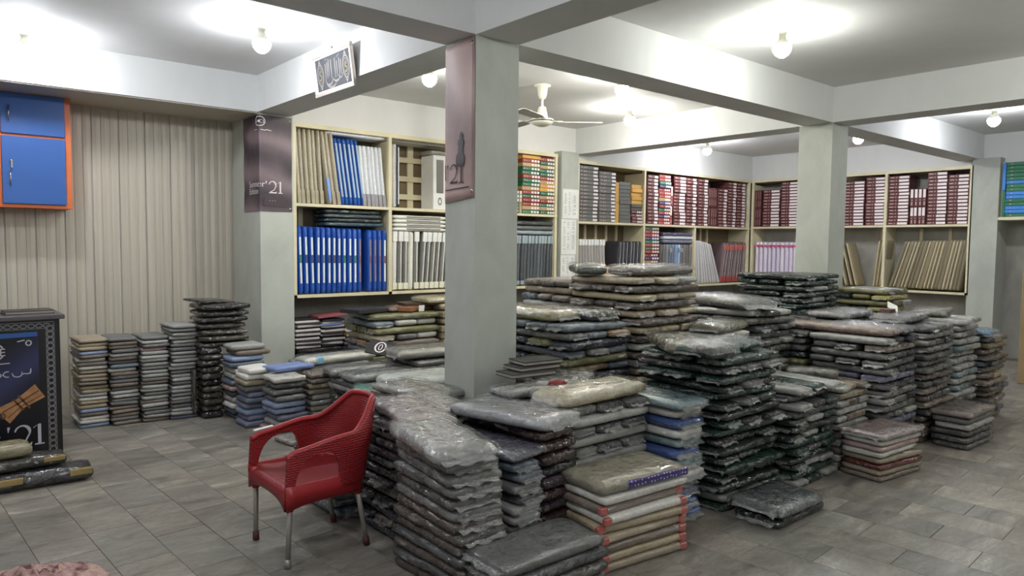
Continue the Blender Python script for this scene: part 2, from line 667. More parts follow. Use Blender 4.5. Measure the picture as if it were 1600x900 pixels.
def panel_material():
    t = NT('fluted_panel')
    t.b.inputs['Roughness'].default_value = 0.45
    g = t.n('ShaderNodeNewGeometry')
    mp = t.n('ShaderNodeMapping')
    mp.inputs['Scale'].default_value = (34, 34, 0.35)
    t.l(g.outputs['Position'], mp.inputs['Vector'])
    n1 = t.n('ShaderNodeTexNoise', i_Scale=1.0, i_Detail=5.0)
    t.l(mp.outputs[0], n1.inputs['Vector'])
    t.l(t.ramp(n1.outputs[0], [(0.3, rgb((180, 172, 156))), (0.7, rgb((196, 189, 174)))]), t.b.inputs['Base Color'])
    return t.m


pm = panel_material()
bm = bmesh.new()
PW, FL = 0.26, 3
prof = []
for i in range(FL):
    a = PW / FL * i
    w = PW / FL
    prof += [(a + 0.003, 0.007 if i else 0.005), (a + 0.008, 0.013), (a + w * 0.5, 0.018), (a + w - 0.008, 0.013), (a + w - 0.003, 0.007 if i < FL - 1 else 0.005)]
lo = [bm.verts.new((x, -y, 0)) for x, y in prof]
hi = [bm.verts.new((x, -y, BZ - 0.012)) for x, y in prof]
for i in range(len(prof) - 1):
    bm.faces.new((lo[i], lo[i + 1], hi[i + 1], hi[i]))
nbox('soffit_panel', (-2.6, X1 + 0.01, Y2 + 0.02, 8.78, BZ - 0.012, BZ - 0.001), pm, wall_left)
first = finish('panel', bm, pm, wall_left, loc=(-2.6, 8.778, 0))
for i in range(1, 22):
    c = first.copy()
    c.location.x = -2.6 + PW * i
    link(c)

# floor tiles: rows along the room's depth, running bond
TW, TL, GAP = 0.287, 0.585, 0.0026


def tile_mesh():
    bm = bmesh.new()
    box(bm, -TW / 2 + GAP / 2, TW / 2 - GAP / 2, -TL / 2 + GAP / 2, TL / 2 - GAP / 2, -0.02, 0)
    es = [e for e in bm.edges if all(v.co.z > -0.001 for v in e.verts)]
    bmesh.ops.bevel(bm, geom=es, offset=0.0014, segments=1, affect='EDGES')
    me = bpy.data.meshes.new('tile')
    bm.to_mesh(me)
    bm.free()
    me.materials.append(MAT['tile'])
    return me


def to_px(p):
    d = Vector(p) - Vector((0, 0, EYE))
    z = d.dot(_f)
    return (800 + FPX * d.dot(_r) / z, 450 - FPX * d.dot(_u) / z, z) if z > 0.05 else (-9e9, -9e9, z)


tm = tile_mesh()
near, rest = [], []
SK = 0.055
for ix in range(-14, 60):
    for iy in range(-8, 20):
        y = iy * TL + (TL / 2 if ix % 2 else 0) + 0.135
        x = 1.20 + ix * TW - SK * (y - 5.0)
        if not (-2.5 < x < 14 and -3 < y < 8.7):
            continue
        px, py, d = to_px((x, y, 0))
        covered = (2.35 < x < 8.7 and 2.75 < y < 7.8)
        if d > 1.5 and -60 < px < 1660 and 400 < py < 980 and not covered:
            near.append((d, x, y))
        else:
            rest.append((x, y))
near.sort()
rest += [(x, y) for _, x, y in near[298:]]
for _, x, y in near[:298]:
    o = bpy.data.objects.new('tile', tm)
    o.location = (x, y, random.uniform(-0.0012, 0))
    o.rotation_euler = (0, 0, SK)
    o.parent = floor
    link(o)
bm = bmesh.new()
for x, y in rest:
    M = Matrix.Translation((x, y, -0.001)) @ Matrix.Rotation(SK, 4, 'Z')
    box(bm, -TW / 2 + GAP / 2, TW / 2 - GAP / 2, -TL / 2 + GAP / 2, TL / 2 - GAP / 2, -0.02, 0, M)
o = finish('tile_field', bm, MAT['tile'], floor)
o['kind'] = 'stuff'

# ------------------------------------------------------------------ lamps
COOL, WARM, GREEN = (0.92, 0.95, 1.0), (1.0, 0.98, 0.90), (0.98, 1.0, 0.93)
BM = {k: emitter('bulb_' + k, c, BULB_POWER) for k, c in dict(cool=COOL, warm=WARM, green=GREEN).items()}
bm = bmesh.new()
lathe(bm, [(0.0, -0.080), (0.026, -0.075), (0.052, -0.056), (0.070, -0.028), (0.075, 0.0), (0.066, 0.024)], 16)
bulb_me = bpy.data.meshes.new('bulb_globe')
bm.to_mesh(bulb_me)
bm.free()
bulb_me.polygons.foreach_set('use_smooth', [True] * len(bulb_me.polygons))
BULB_ME = {}
for k in BM:
    m = bulb_me.copy()
    m.materials.append(BM[k])
    BULB_ME[k] = m
bm = bmesh.new()
lathe(bm, [(0.066, -0.146), (0.058, -0.132), (0.042, -0.112), (0.030, -0.10), (0.027, -0.075), (0.034, -0.06), (0.06, -0.02), (0.095, -0.008), (0.1, 0.0), (0.0, 0.0)], 18)
base_me = bpy.data.meshes.new('lamp_base')
bm.to_mesh(base_me)
bm.free()
base_me.polygons.foreach_set('use_smooth', [True] * len(base_me.polygons))
base_me.materials.append(MAT['white_enamel'])


def lamp(x, y, tint, label):
    r = empty('ceiling_lamp', (x, y, CZ), label, 'lamp', 'bare bulbs on the ceiling')
    for nm, me, z in (('lamp_base', base_me, 0), ('bulb', BULB_ME[tint], -0.17)):
        o = bpy.data.objects.new(nm, me)
        o.location = (0, 0, z)
        o.parent = r
        link(o)


GZ = CZ - 0.17
for px, py, tint, label in (
        (38, 76, 'cool', 'bare round bulb above the blue wall cabinet'),
        (409, 68, 'cool', 'bare round bulb left of the framed calligraphy'),
        (1222, 75, 'green', 'bare round bulb in the ceiling bay right of the middle column'),
        (984, 187, 'warm', 'bare round bulb beside the ceiling fan'),
        (1553, 188, 'cool', 'bare round bulb above the right column\'s far bay'),
        (1105, 235, 'cool', 'bare round bulb over the maroon box shelves'),
        (1341, 217, 'cool', 'small distant bulb just right of the bare right column'),
        (671, 123, 'warm', 'bare round bulb just left of the tall hanging poster'),
        (972, 139, 'warm', 'small bulb peeping under the long beam')):
    p = at_z(px, py, GZ)
    lamp(p.x, p.y, tint, label)
for x, y, tint, lab in ((-0.3, 3.0, 'cool', 'added unseen bulb in the left bay before the counter'), (0.9, 1.3, 'cool', 'added unseen bulb just ahead of the viewer'), (0.6, -1.6, 'cool', 'added unseen bulb behind the viewer'), (4.6, -1.0, 'green', 'added unseen bulb in the front middle bay'),
                        (7.2, 0.6, 'green', 'added unseen bulb in the front bay before the floor piles'), (10.6, -0.6, 'cool', 'added unseen bulb in the front right bay')):
    lamp(x, y, tint, lab)  # bulbs out of view, added to brighten columns and packets from the front

# ------------------------------------------------------------------ shelving
PT = 0.045          # post width
SD = 0.46           # shelf depth


def frame_of(face):
    """matrix taking (along, out of the wall towards the viewer = -y, z) to the room; face 'A' looks along -y, 'C' along -x"""
    return face


def shelf_unit(name, label, origin, rz, length, posts_up, posts_low, zb, zm, zt, slats=(), lattice=(), back='shelf_dark'):
    r = empty(name, origin, label, 'shelves', 'cream wall shelving', (0, 0, rz))
    for x in posts_low:
        nbox('post', (x - PT / 2, x + PT / 2, 0, 0.05, zb, zm), MAT['shelf'], r)
    for x in posts_up:
        nbox('post', (x - PT / 2, x + PT / 2, 0, 0.05, zm + 0.035, zt), MAT['shelf'], r)
        nbox('divider', (x - 0.01, x + 0.01, 0.05, SD, zm + 0.035, zt - 0.04), MAT['shelf'], r)
    for x in posts_low:
        nbox('divider', (x - 0.01, x + 0.01, 0.05, SD, zb + 0.035, zm), MAT['shelf'], r)
    nbox('shelf_board', (0, length, 0, SD, zb, zb + 0.035), MAT['shelf'], r)
    nbox('shelf_board', (0, length, 0, SD, zm, zm + 0.035), MAT['shelf'], r)
    nbox('top_board', (0, length, 0.0, SD, zt, zt + 0.05), MAT['shelf'], r)
    nbox('back_board', (0, length, SD, SD + 0.012, zb, zt), MAT[back], r)
    for (x, w, z0, z1) in slats:
        nbox('back_slat', (x, x + w, SD - 0.03, SD - 0.002, z0, z1), MAT['shelf'], r)
    for (x0, x1, z, h) in lattice:
        nbox('back_rail', (x0, x1, SD - 0.05, SD - 0.03, z, z + h), MAT['shelf'], r)
    return r


AZB, AZM, AZT = 1.10, 2.165, 3.07
BZB, BZM, BZT = 1.0, 2.085, 3.02
YA = 7.93
unitA = shelf_unit('shelving_unit', 'cream shelving behind the middle column with blue and white cloth', (3.425, YA, 0), 0, 4.20,
                   [0.02, 1.28, 2.55, 4.17], [0.02, 1.28, 2.55, 4.17], AZB, AZM, AZT,
                   slats=[(1.55 + 0.0, 0.06, AZM, AZT), (1.80, 0.09, AZM, AZT), (0.25, 0.06, AZB, AZM)],
                   lattice=[(1.33, 2.2, AZM + 0.17, 0.07), (1.33, 2.2, AZM + 0.41, 0.07), (1.33, 2.2, AZM + 0.66, 0.07)])
unitB = shelf_unit('shelving_unit', 'cream shelving right of the list column with grey and maroon boxes', (8.05, YA, 0), 0, 4.93,
                   [0.02, 1.64, 4.89], [0.02, 1.64, 3.10, 4.89], BZB, BZM, BZT,
                   slats=[(0.35 + 0.26 * i, 0.05, BZB, BZM) for i in range(5)] + [(3.2 + 0.22 * i, 0.05, BZB, BZM) for i in range(5)])
unitC = shelf_unit('shelving_unit', 'cream shelving along the right wall with maroon boxes', (13.0, 7.93, 0), -PI / 2, 3.91,
                   [0.03, 1.30, 2.585, 3.885], [0.03, 1.30, 2.585, 3.885], BZB, BZM + 0.02, BZT,
                   slats=[(2.35, 0.05, BZB, BZM), (3.0, 0.05, BZB, BZM), (3.45, 0.05, BZB, BZM)], back='grey_plaster')
gs = empty('green_box_shelf', (12.8, 3.60, 0), 'cream shelf holding green and blue boxes over the door', 'shelves', rot=(0, 0, -PI / 2))
nbox('shelf_board', (0, 2.0, 0, 0.5, 2.19, 2.235), MAT['shelf'], gs)
nbox('side_board', (0, 0.02, 0.12, 0.5, 2.235, 3.08), MAT['shelf'], gs)
nbox('back_board', (0, 2.0, 0.5, 0.51, 2.235, 3.08), MAT['shelf_dark'], gs)

# ---- boxes: card body > label, print
_bx = {}


def card_box(parent_M, x, z, w, h, depth, colour, label, group, upright=False, out=0.0, style='maroon'):
    """a shirt box seen from its end. local frame: x along the shelf, y into the wall"""
    kd = (round(w, 3), round(h, 3), round(depth, 3), style, upright)
    if kd not in _bx:
        bm = bmesh.new()
        if upright:
            box(bm, 0.002, h - 0.002, 0, depth, 0, w)
        else:
            box(bm, 0.002, w - 0.002, 0, depth, 0.001, h - 0.002)
        bevel_all(bm, 0.004)
        # the lid's rim
        me = bpy.data.meshes.new('shirt_box')
        bm.to_mesh(me)
        bm.free()
        me.materials.append(MAT['box'])
        parts = []

        def face(nm, rects, mat):
            b2 = bmesh.new()
            for (a0, a1, c0, c1) in rects:
                if upright:
                    box(b2, h * c0, h * c1, -0.0025, 0.002, w * a0, w * a1)
                else:
                    box(b2, w * a0, w * a1, -0.0025, 0.002, h * c0, h * c1)
            m2 = bpy.data.meshes.new(nm)
            b2.to_mesh(m2)
            b2.free()
            m2.materials.append(mat)
            parts.append((nm, m2, len(rects)))
        if style == 'maroon':
            face('label', [(0.50, 0.96, 0.16, 0.80)], MAT['label'])
            face('print', [(0.08, 0.27, 0.38, 0.62), (0.35, 0.39, 0.35, 0.65)], MAT['print'])
        elif style == 'maroon_small':
            face('label', [(0.62, 0.95, 0.16, 0.80)], MAT['label'])
            face('print', [(0.10, 0.36, 0.38, 0.62), (0.47, 0.51, 0.35, 0.65)], MAT['print'])
        elif style == 'grey':
            face('label', [(0.74, 0.97, 0.2, 0.75)], MAT['label'])
            face('print', [(0.10, 0.15, 0.38, 0.68), (0.24, 0.30, 0.35, 0.6), (0.34, 0.40, 0.42, 0.62)], MAT['print'])
        elif style == 'squares':
            face('label', [(0.52, 0.64, 0.22, 0.76), (0.69, 0.81, 0.22, 0.76), (0.86, 0.98, 0.22, 0.76)], MAT['label'])
            face('print', [(0.08, 0.14, 0.35, 0.7), (0.21, 0.27, 0.35, 0.65), (0.33, 0.42, 0.45, 0.55)], MAT['print'])
        elif style == 'spine':
            face('print', [(0.10, 0.40, 0.46, 0.54), (0.52, 0.92, 0.46, 0.54)], MAT['print'])
        elif style == 'tab':
            face('label', [(0.76, 0.92, 0.2, 0.76)], MAT['label'])
            face('print', [(0.18, 0.24, 0.4, 0.62)], MAT['print'])
        _bx[kd] = (me, parts)
    me, parts = _bx[kd]
    o = bpy.data.objects.new('shirt_box', me)
    o.matrix_world = parent_M @ Matrix.Translation((x, 0.03 - out + random.uniform(-0.012, 0.012), z))
    setcol(o, colour, 1.1 * random.uniform(0.9, 1.1))
    link(o)
    tag(o, label, 'box', group)
    for nm, m2, npc in parts:
        c = bpy.data.objects.new(nm, m2)
        c.parent = o
        if npc > 1:
            c['kind'] = 'stuff'
        link(c)
    return o


MAROON, GREY, GREEN, RED, TAN, OCHRE, NAVY, BLUEB = (92, 52, 50), (98, 98, 94), (38, 104, 74), (150, 62, 56), (176, 150, 104), (204, 156, 74), (44, 56, 104), (52, 122, 196)
CN = {MAROON: 'maroon', GREY: 'grey', GREEN: 'green', RED: 'red', TAN: 'tan', OCHRE: 'ochre', NAVY: 'navy', BLUEB: 'blue'}
MA = Matrix.Translation((3.425, YA, 0))
MB_ = Matrix.Translation((8.05, YA, 0))
MC = Matrix.Translation((13.0, 7.93, 0)) @ Matrix.Rotation(-PI / 2, 4, 'Z')
MG = Matrix.Translation((12.8, 3.60, 0)) @ Matrix.Rotation(-PI / 2, 4, 'Z')


def column_of_boxes(M, x, w, z0, n, h, colours, where, style, group, depth=0.36):
    for k in range(n):
        c = colours[k % len(colours)] if isinstance(colours, (list, tuple)) and isinstance(colours[0], tuple) else colours
        i = n - 1 - k
        lab = f'{CN[c]} box, {ORD[min(i, 25)] if i else "topmost"} from the top in the {where}'.replace('topmost from the top', 'topmost')
        card_box(M, x + random.uniform(-0.004, 0.004), z0 + k * h, w, h, depth, c, lab, group, style=style)


def upright_boxes(M, x, n, h, length, z, colours, where, group, style='maroon'):
    for k in range(n):
        c = colours[k % len(colours)]
        nth = ['first', 'second', 'third', 'fourth', 'fifth', 'sixth'][k]
        card_box(M, x + k * (h + 0.001), z, length, h, 0.36, c, f'upright {CN[c]} box, {nth} from the left in the {where}', group, upright=True, style=style)


def xa(px, py=300):
    return at_y(px, py, YA).x


bx = lambda px, py=300: xa(px, py) - 8.05
cx = lambda px, py=300: 7.93 - at_x(px, py, 13.0).y
zB = BZM + 0.036
hB = 0.0605
GB = 'boxes on the rear shelving'
column_of_boxes(MB_, bx(907), bx(937) - bx(907), zB, 15, 0.0585, GREY, 'grey column beside the list column', 'grey', GB)
column_of_boxes(MB_, bx(938), bx(964) - bx(938), zB, 14, 0.0585, GREY, 'second grey box column', 'grey', GB)
upright_boxes(MB_, bx(964), 1, bx(970) - bx(964), 0.33, zB, [OCHRE], 'lower half beside the grey columns', GB, 'none')
card_box(MB_, bx(964), zB + 0.335, 0.33, bx(970) - bx(964), 0.36, OCHRE, 'upright ochre box standing on another beside the grey columns', GB, upright=True, style='none')
column_of_boxes(MB_, bx(970.5), bx(988) - bx(970.5), zB, 11, 0.062, GREY, 'short unlabelled grey column', 'none', GB)
column_of_boxes(MB_, bx(989.5), bx(1006) - bx(989.5), zB, 4, 0.055, MAROON, 'short column under the ochre boxes', 'squares', GB)
column_of_boxes(MB_, bx(989.5), bx(1006) - bx(989.5), zB + 0.221, 2, 0.05, GREY, 'pair under the ochre boxes', 'none', GB)
column_of_boxes(MB_, bx(989.5), bx(1006) - bx(989.5), zB + 0.322, 5, 0.066, OCHRE, 'ochre group at the top', 'none', GB)
column_of_boxes(MB_, bx(1014), bx(1031) - bx(1014), zB, 14, hB, MAROON, 'first maroon column right of the ochre boxes', 'maroon_small', GB)
column_of_boxes(MB_, bx(1032), bx(1050) - bx(1032), zB, 15, 0.058, [RED, RED, NAVY, RED, GREEN, RED, NAVY, TAN, RED, RED, RED, NAVY, GREEN, RED, RED], 'mixed colour column', 'squares', GB)
upright_boxes(MB_, bx(1050.3), 1, bx(1054) - bx(1050.3), 0.34, zB, [RED], 'lower slot by the mixed column', GB)
card_box(MB_, bx(1050.3), zB + 0.345, 0.34, bx(1054) - bx(1050.3), 0.36, RED, 'upright red box in the upper slot by the mixed column', GB, upright=True)
column_of_boxes(MB_, bx(1055), bx(1074) - bx(1055), zB, 15, 0.058, MAROON, 'maroon column right of the mixed column', 'maroon', GB)
column_of_boxes(MB_, bx(1074.5), bx(1091) - bx(1074.5), zB, 15, 0.058, MAROON, 'maroon column above the lower post', 'maroon_small', GB)
column_of_boxes(MB_, bx(1093), bx(1109) - bx(1093), zB, 15, 0.058, MAROON, 'maroon column left of the upright boxes', 'maroon_small', GB)
upright_boxes(MB_, bx(1110), 4, (bx(1123) - bx(1110)) / 4.1, 0.36, zB, [MAROON], 'lower upright group of the rear shelf', GB, 'spine')
upright_boxes(MB_, bx(1110), 4, (bx(1123) - bx(1110)) / 4.1, 0.36, zB + 0.365, [MAROON], 'upper upright group of the rear shelf', GB, 'spine')
column_of_boxes(MB_, bx(1125), bx(1139) - bx(1125), zB, 12, hB, MAROON, 'lower maroon column right of the upright boxes', 'maroon_small', GB)
column_of_boxes(MB_, bx(1139.5), bx(1153) - bx(1139.5), zB, 15, 0.058, MAROON, 'maroon column second from the corner', 'maroon_small', GB)
column_of_boxes(MB_, bx(1153.5), bx(1167) - bx(1153.5), zB, 15, 0.058, MAROON, 'maroon column nearest the corner', 'maroon_small', GB)
# lower row: the mixed column in the second bay
column_of_boxes(MB_, bx(1011), bx(1033) - bx(1011), BZB + 0.036, 18, 0.0575, [RED, GREEN, RED, TAN, RED, GREEN, RED, TAN, NAVY, RED, RED, GREEN, RED, GREEN, NAVY, RED, RED, GREEN], 'mixed column on the lower shelf', 'squares', GB)
zC = BZM + 0.056
GC = 'maroon boxes on the right shelving'
upright_boxes(MC, cx(1176), 4, (cx(1189) - cx(1176)) / 4.1, 0.36, zC, [MAROON], 'lower upright group at the corner', GC, 'spine')
upright_boxes(MC, cx(1176), 4, (cx(1189) - cx(1176)) / 4.1, 0.36, zC + 0.365, [MAROON], 'upper upright group at the corner', GC, 'spine')
column_of_boxes(MC, cx(1191), cx(1218) - cx(1191), zC, 12, 0.06, MAROON, 'shorter column near the corner', 'maroon', GC)
column_of_boxes(MC, cx(1219), cx(1247) - cx(1219), zC, 15, 0.057, MAROON, 'column half hidden by the bare right column', 'maroon', GC)
column_of_boxes(MC, cx(1318), cx(1350) - cx(1318), zC, 14, 0.0565, MAROON, 'column just right of the bare right column', 'maroon', GC)
column_of_boxes(MC, cx(1352), cx(1382) - cx(1352), zC, 15, 0.056, MAROON, 'column left of the post', 'maroon', GC)
column_of_boxes(MC, cx(1387), cx(1420) - cx(1387), zC, 15, 0.056, MAROON, 'column right of the post', 'maroon', GC)
upright_boxes(MC, cx(1421.5), 4, (cx(1447) - cx(1421.5)) / 4.1, 0.30, zC, [MAROON], 'lower white-labelled upright group', GC)
upright_boxes(MC, cx(1421.5), 4, (cx(1447) - cx(1421.5)) / 4.1, 0.30, zC + 0.305, [MAROON], 'upper white-labelled upright group', GC)
column_of_boxes(MC, cx(1448), cx(1479) - cx(1448), zC, 15, 0.0575, MAROON, 'column second from the shelf end', 'maroon', GC)
column_of_boxes(MC, cx(1480), cx(1513) - cx(1480), zC, 14, 0.0575, MAROON, 'column at the shelf end', 'maroon', GC)
# boxes on unit A, third bay
GA = 'coloured boxes beside the list column'
ax = lambda px, py=300: xa(px, py) - 3.425
zA = AZM + 0.036
c1 = [GREEN, TAN, RED, RED, GREEN, RED, TAN, GREEN, GREEN, RED, GREEN, GREEN, TAN, RED]
c2 = [GREEN, TAN, GREEN, RED, TAN, GREEN, OCHRE, OCHRE, TAN, RED, GREEN, GREEN, TAN, GREEN, RED]
column_of_boxes(MA, ax(818), ax(845) - ax(818), zA, 14, 0.0575, c1, 'left coloured column', 'squares', GA)
column_of_boxes(MA, ax(845.5), ax(868) - ax(845.5), zA, 15, 0.0565, c2, 'right coloured column', 'squares', GA)
card_box(MA, ax(818), zA + 14 * 0.0575 + 0.001, 0.36, 0.05, 0.3, OCHRE, 'ochre box lying on top of the left coloured column', GA, style='none')
upright_boxes(MA, ax(809), 2, 0.06, 0.33, zA, [GREEN, TAN], 'pair against the middle column', GA, 'squares')
# green and blue boxes
GG = 'green and blue boxes over the door'
cg = [GREEN, BLUEB, BLUEB, GREEN, GREEN, BLUEB, BLUEB, GREEN, GREEN, BLUEB, GREEN, GREEN, GREEN, GREEN, GREEN]
column_of_boxes(MG, 0.075, 0.35, 2.236, 15, 0.055, cg, 'left column over the door', 'tab', GG)
column_of_boxes(MG, 0.435, 0.35, 2.236, 15, 0.055, cg[::-1], 'outer column over the door', 'tab', GG)
upright_boxes(MG, 0.022, 1, 0.05, 0.40, 2.236, [GREEN], 'lower end against the grey column', GG, 'none')
card_box(MG, 0.022, 2.64, 0.42, 0.05, 0.36, BLUEB, 'upright blue box above a green one against the grey column', GG, upright=True, style='none')

# ---- upright and lying wrapped lengths on the shelves
_up = {}


def upright(M, x, z, w, h, lean, colour, label, group, parts=(), depth=0.34, out=0.0, k=1.25):
    """a flat wrapped packet standing on edge, its spine to the front; lean in metres of sideways shift at the top"""
    key = (round(w, 3), round(h, 2))
    if key not in _up:
        _up[key] = [pillow_mesh(h, depth, w, v, 0.7, 0.004, 12, 5, 3) for v in range(3)]
    me0 = random.choice(_up[key])
    R = Matrix(((0, 0, 1, 0), (0, 1, 0, 0), (1, 0, 0, 0), (0, 0, 0, 1)))     # local x -> up, local z -> along the shelf
    R = Matrix(((0, 0, -1, 0), (0, 1, 0, 0), (1, 0, 0, 0), (0, 0, 0, 1)))
    a = math.asin(max(-0.9, min(0.9, lean / h)))
    lift = 0.0 if lean == 0 else 0.0
    # centre the packet on its bottom edge
    B = Matrix.Translation((x + w / 2, 0.04 - out + depth / 2 + random.uniform(-0.01, 0.01), z + lift)) @ Matrix.Rotation(a, 4, 'Y')
    o = bpy.data.objects.new('upright_packet', me0)
    if not me0.materials:
        me0.materials.append(MAT['upright'])
    o.matrix_world = M @ B @ Matrix.Translation((w / 2, 0, h / 2)) @ R
    setcol(o, colour, k * random.uniform(0.92, 1.08))
    link(o)
    tag(o, label, 'fabric packet', group)
    # parts sit proud of the spine; given as (name, from, to along the height, width share, colour)
    for nm, a0, a1, ws, pc in parts:
        kk = ('p', key, nm, round(a0, 2), round(a1, 2), ws)
        if kk not in _up:
            bm = bmesh.new()
            zc = w / 2
            box(bm, h * (a0 - 0.5), h * (a1 - 0.5), -depth / 2 - 0.004, -depth / 2 + 0.02, zc - w * ws / 2, zc + w * ws / 2)
            bevel_all(bm, 0.002)
            m2 = bpy.data.meshes.new(nm)
            bm.to_mesh(m2)
            bm.free()
            m2.materials.append(MAT['part'])
            _up[kk] = m2
        c = bpy.data.objects.new(nm, _up[kk])
        setcol(c, pc, 1.25)
        c.parent = o
        link(c)
    return o


def nth(i):
    return ['first', 'second', 'third', 'fourth', 'fifth', 'sixth', 'seventh', 'eighth', 'ninth', 'tenth', 'eleventh', 'twelfth', 'thirteenth', 'fourteenth', 'fifteenth', 'sixteenth', 'seventeenth', 'eighteenth', 'nineteenth', 'twentieth', 'twenty-first', 'twenty-second'][i]


# bay 1 top: beige, blue, white, leaning to the left at the top
G1 = 'wrapped lengths standing on the upper left shelf'
xs = ax(463)
step = (ax(606) - ax(463)) / 21.5
for i in range(21):
    if i < 9:
        c, nm, pr = (166, 158, 138), 'beige', [('fold_band', 0.0, 0.18, 0.9, (150, 142, 120))]
        if i in (6,):
            pr = [('stripe', 0.05, 0.36, 0.7, (120, 150, 205))]
        h = 0.86
    elif i < 15:
        c, nm, pr = (34, 84, 160), 'blue', [('stripe', 0.12, 0.92, 0.5, (150, 170, 186))]
        h = 0.80
    else:
        c, nm, pr = (206, 208, 212), 'white', [('fold_band', 0.0, 0.2, 0.95, (140, 138, 142))]
        h = 0.74
    lean = -0.05 if i < 6 else (-0.11 if i < 15 else -0.07)
    upright(MA, xs + 0.12 * (0.4 if i < 6 else 0.9 if i < 15 else 0.5) * 0.9 + i * step - 0.01, AZM + 0.04, step * 0.86, h, lean, c, f'{nm} wrapped length, {nth(i)} from left on the upper left shelf', G1, pr)
# lying white length above them
o = from_mesh('lying_packet', pillow_mesh(0.80, 0.3, 0.05, 3, 0.7), MAT['upright'], loc=(ax(560) + 3.425, YA + 0.2, AZM + 0.04 + 0.825))
setcol(o, (206, 208, 214), 1.3)
tag(o, 'white length lying across the tops of the upright blue and white ones', 'fabric packet')
# bay 1 bottom: blue with pale stripes
G2 = 'blue lengths on the lower left shelf'
n = 18
x0, x1 = ax(461, 400), ax(608, 400)
step = (x1 - x0) / n
for i in range(n):
    z = AZB + 0.04
    if i == 13:
        continue
    mid = [(60, 70, 110), (60, 120, 90), (60, 70, 110), (60, 70, 110), (60, 70, 110), (90, 110, 110), (60, 70, 110), (84, 74, 84), (60, 70, 110), (50, 110, 80), (60, 70, 110), (60, 120, 84)][i] if i < 12 else (110, 80, 84)
    pale = (206, 216, 236) if i < 12 or i == 17 else (120, 110, 120)
    pr = [('stripe', 0.16, 0.46, 0.38, pale), ('stripe', 0.58, 0.84, 0.38, pale), ('stripe', 0.46, 0.58, 0.4, mid)]
    upright(MA, x0 + i * step, z, step * 0.9, 0.80 - 0.002 * i, 0.0 if i > 3 else -0.02, (28, 78, 166), f'blue wrapped length, {nth(i)} slot from left on the lower left shelf', G2, pr, k=1.1)
G2b = 'dark packets lying on the blue lengths'
for k, (c, nm) in enumerate([((52, 72, 80), 'blue-grey'), ((36, 46, 50), 'black'), ((60, 72, 76), 'grey'), ((34, 44, 48), 'black-green')]):
    o = from_mesh('lying_packet', pillow_mesh(0.80 - 0.02 * k, 0.36, 0.05, k, 0.6), MAT['packet'], loc=(3.425 + 0.82 - 0.01 * k, YA + 0.22, AZB + 0.845 + 0.051 * k))
    setcol(o, c, 1.3)
    tag(o, f'{nm} wrapped packet, {["lowest", "second", "third", "topmost"][k]} of four lying on the blue lengths', 'fabric packet', G2b)
# bay 2 top: two white-and-dark covers and a pale boxed suit
for i, (px, c, nm) in enumerate([(617.5, (226, 228, 230), 'white'), (622.5, (60, 60, 64), 'black')]):
    upright(MA, ax(px), AZM + 0.04, 0.045, 0.80, 0.0, c, f'{nm} wrapped length standing alone left of the open lattice', 'lengths by the lattice', [('stripe', 0.05, 0.95, 0.3, (150, 150, 156) if i == 0 else (210, 210, 214))])
t = empty('boxed_suit', (ax(683) + 3.425, YA + 0.06, AZM + 0.036), 'pale boxed suit standing at the right of the open lattice', 'box')
nbox('carton', (-0.02, 0.20, 0, 0.3, 0, 0.72), MAT['paper'], t, 0.008)
nbox('window', (0.03, 0.14, -0.006, 0.003, 0.22, 0.66), plain('suit_window', (110, 106, 98), 0.3), t)
bm = bmesh.new()
for a in range(16):
    b0, b1 = 2 * PI * a / 16, 2 * PI * (a + 1) / 16
    vs = [bm.verts.new((0.085 + r * math.cos(q) * 0.6, -0.004, 0.11 + r * math.sin(q))) for r, q in ((0.035, b0), (0.05, b0), (0.05, b1), (0.035, b1))]
    bm.faces.new(vs)
finish('oval_mark', bm, MAT['ink'], t)
o = from_mesh('lying_packet', pillow_mesh(0.3, 0.3, 0.06, 2, 0.7), MAT['packet'], loc=(ax(683) + 3.53, YA + 0.22, AZM + 0.036 + 0.725))
setcol(o, (150, 146, 138), 1.3)
tag(o, 'grey packet lying on the pale boxed suit', 'fabric packet')
# bay 2 bottom: white wrapped grey lengths
G3 = 'white wrapped lengths on the lower middle shelf'
x0, x1 = ax(616, 400), ax(697, 400)
n = 10
step = (x1 - x0) / n
for i in range(14):
    col = (216, 216, 204) if i == 3 else ((226, 226, 216) if i == 0 else (118, 117, 112))
    pr = [('wrap_band', 0.83, 1.0, 0.92, (222, 222, 210)), ('wrap_band', 0.02, 0.13, 0.92, (212, 210, 190)), ('piping', 0.13, 0.83, 0.16, (222, 220, 204))]
    upright(MA, x0 + i * step, AZB + 0.04, step * 0.88, 0.76, 0.06 if i > 4 else 0.01, col, f'{"white" if i in (0, 3) else "grey"} length in white wrap, {nth(i)} from left on the lower middle shelf', G3, pr if i != 3 else [])
for k in range(4):
    o = from_mesh('lying_packet', pillow_mesh(0.82, 0.34, 0.05, k + 2, 0.7), MAT['upright'], loc=(3.425 + ax(616) + 0.43, YA + 0.21, AZB + 0.805 + 0.052 * k))
    setcol(o, (216, 214, 204), 1.3)
    tag(o, f'white wrapped packet, {["lowest", "second", "third", "topmost"][k]} of four lying on the lower middle shelf', 'fabric packet', 'white packets lying on the lower middle shelf')
    nbox('stripe', (-0.22, 0.30, -0.178, -0.15, 0.018, 0.036), MAT['steel'], o)
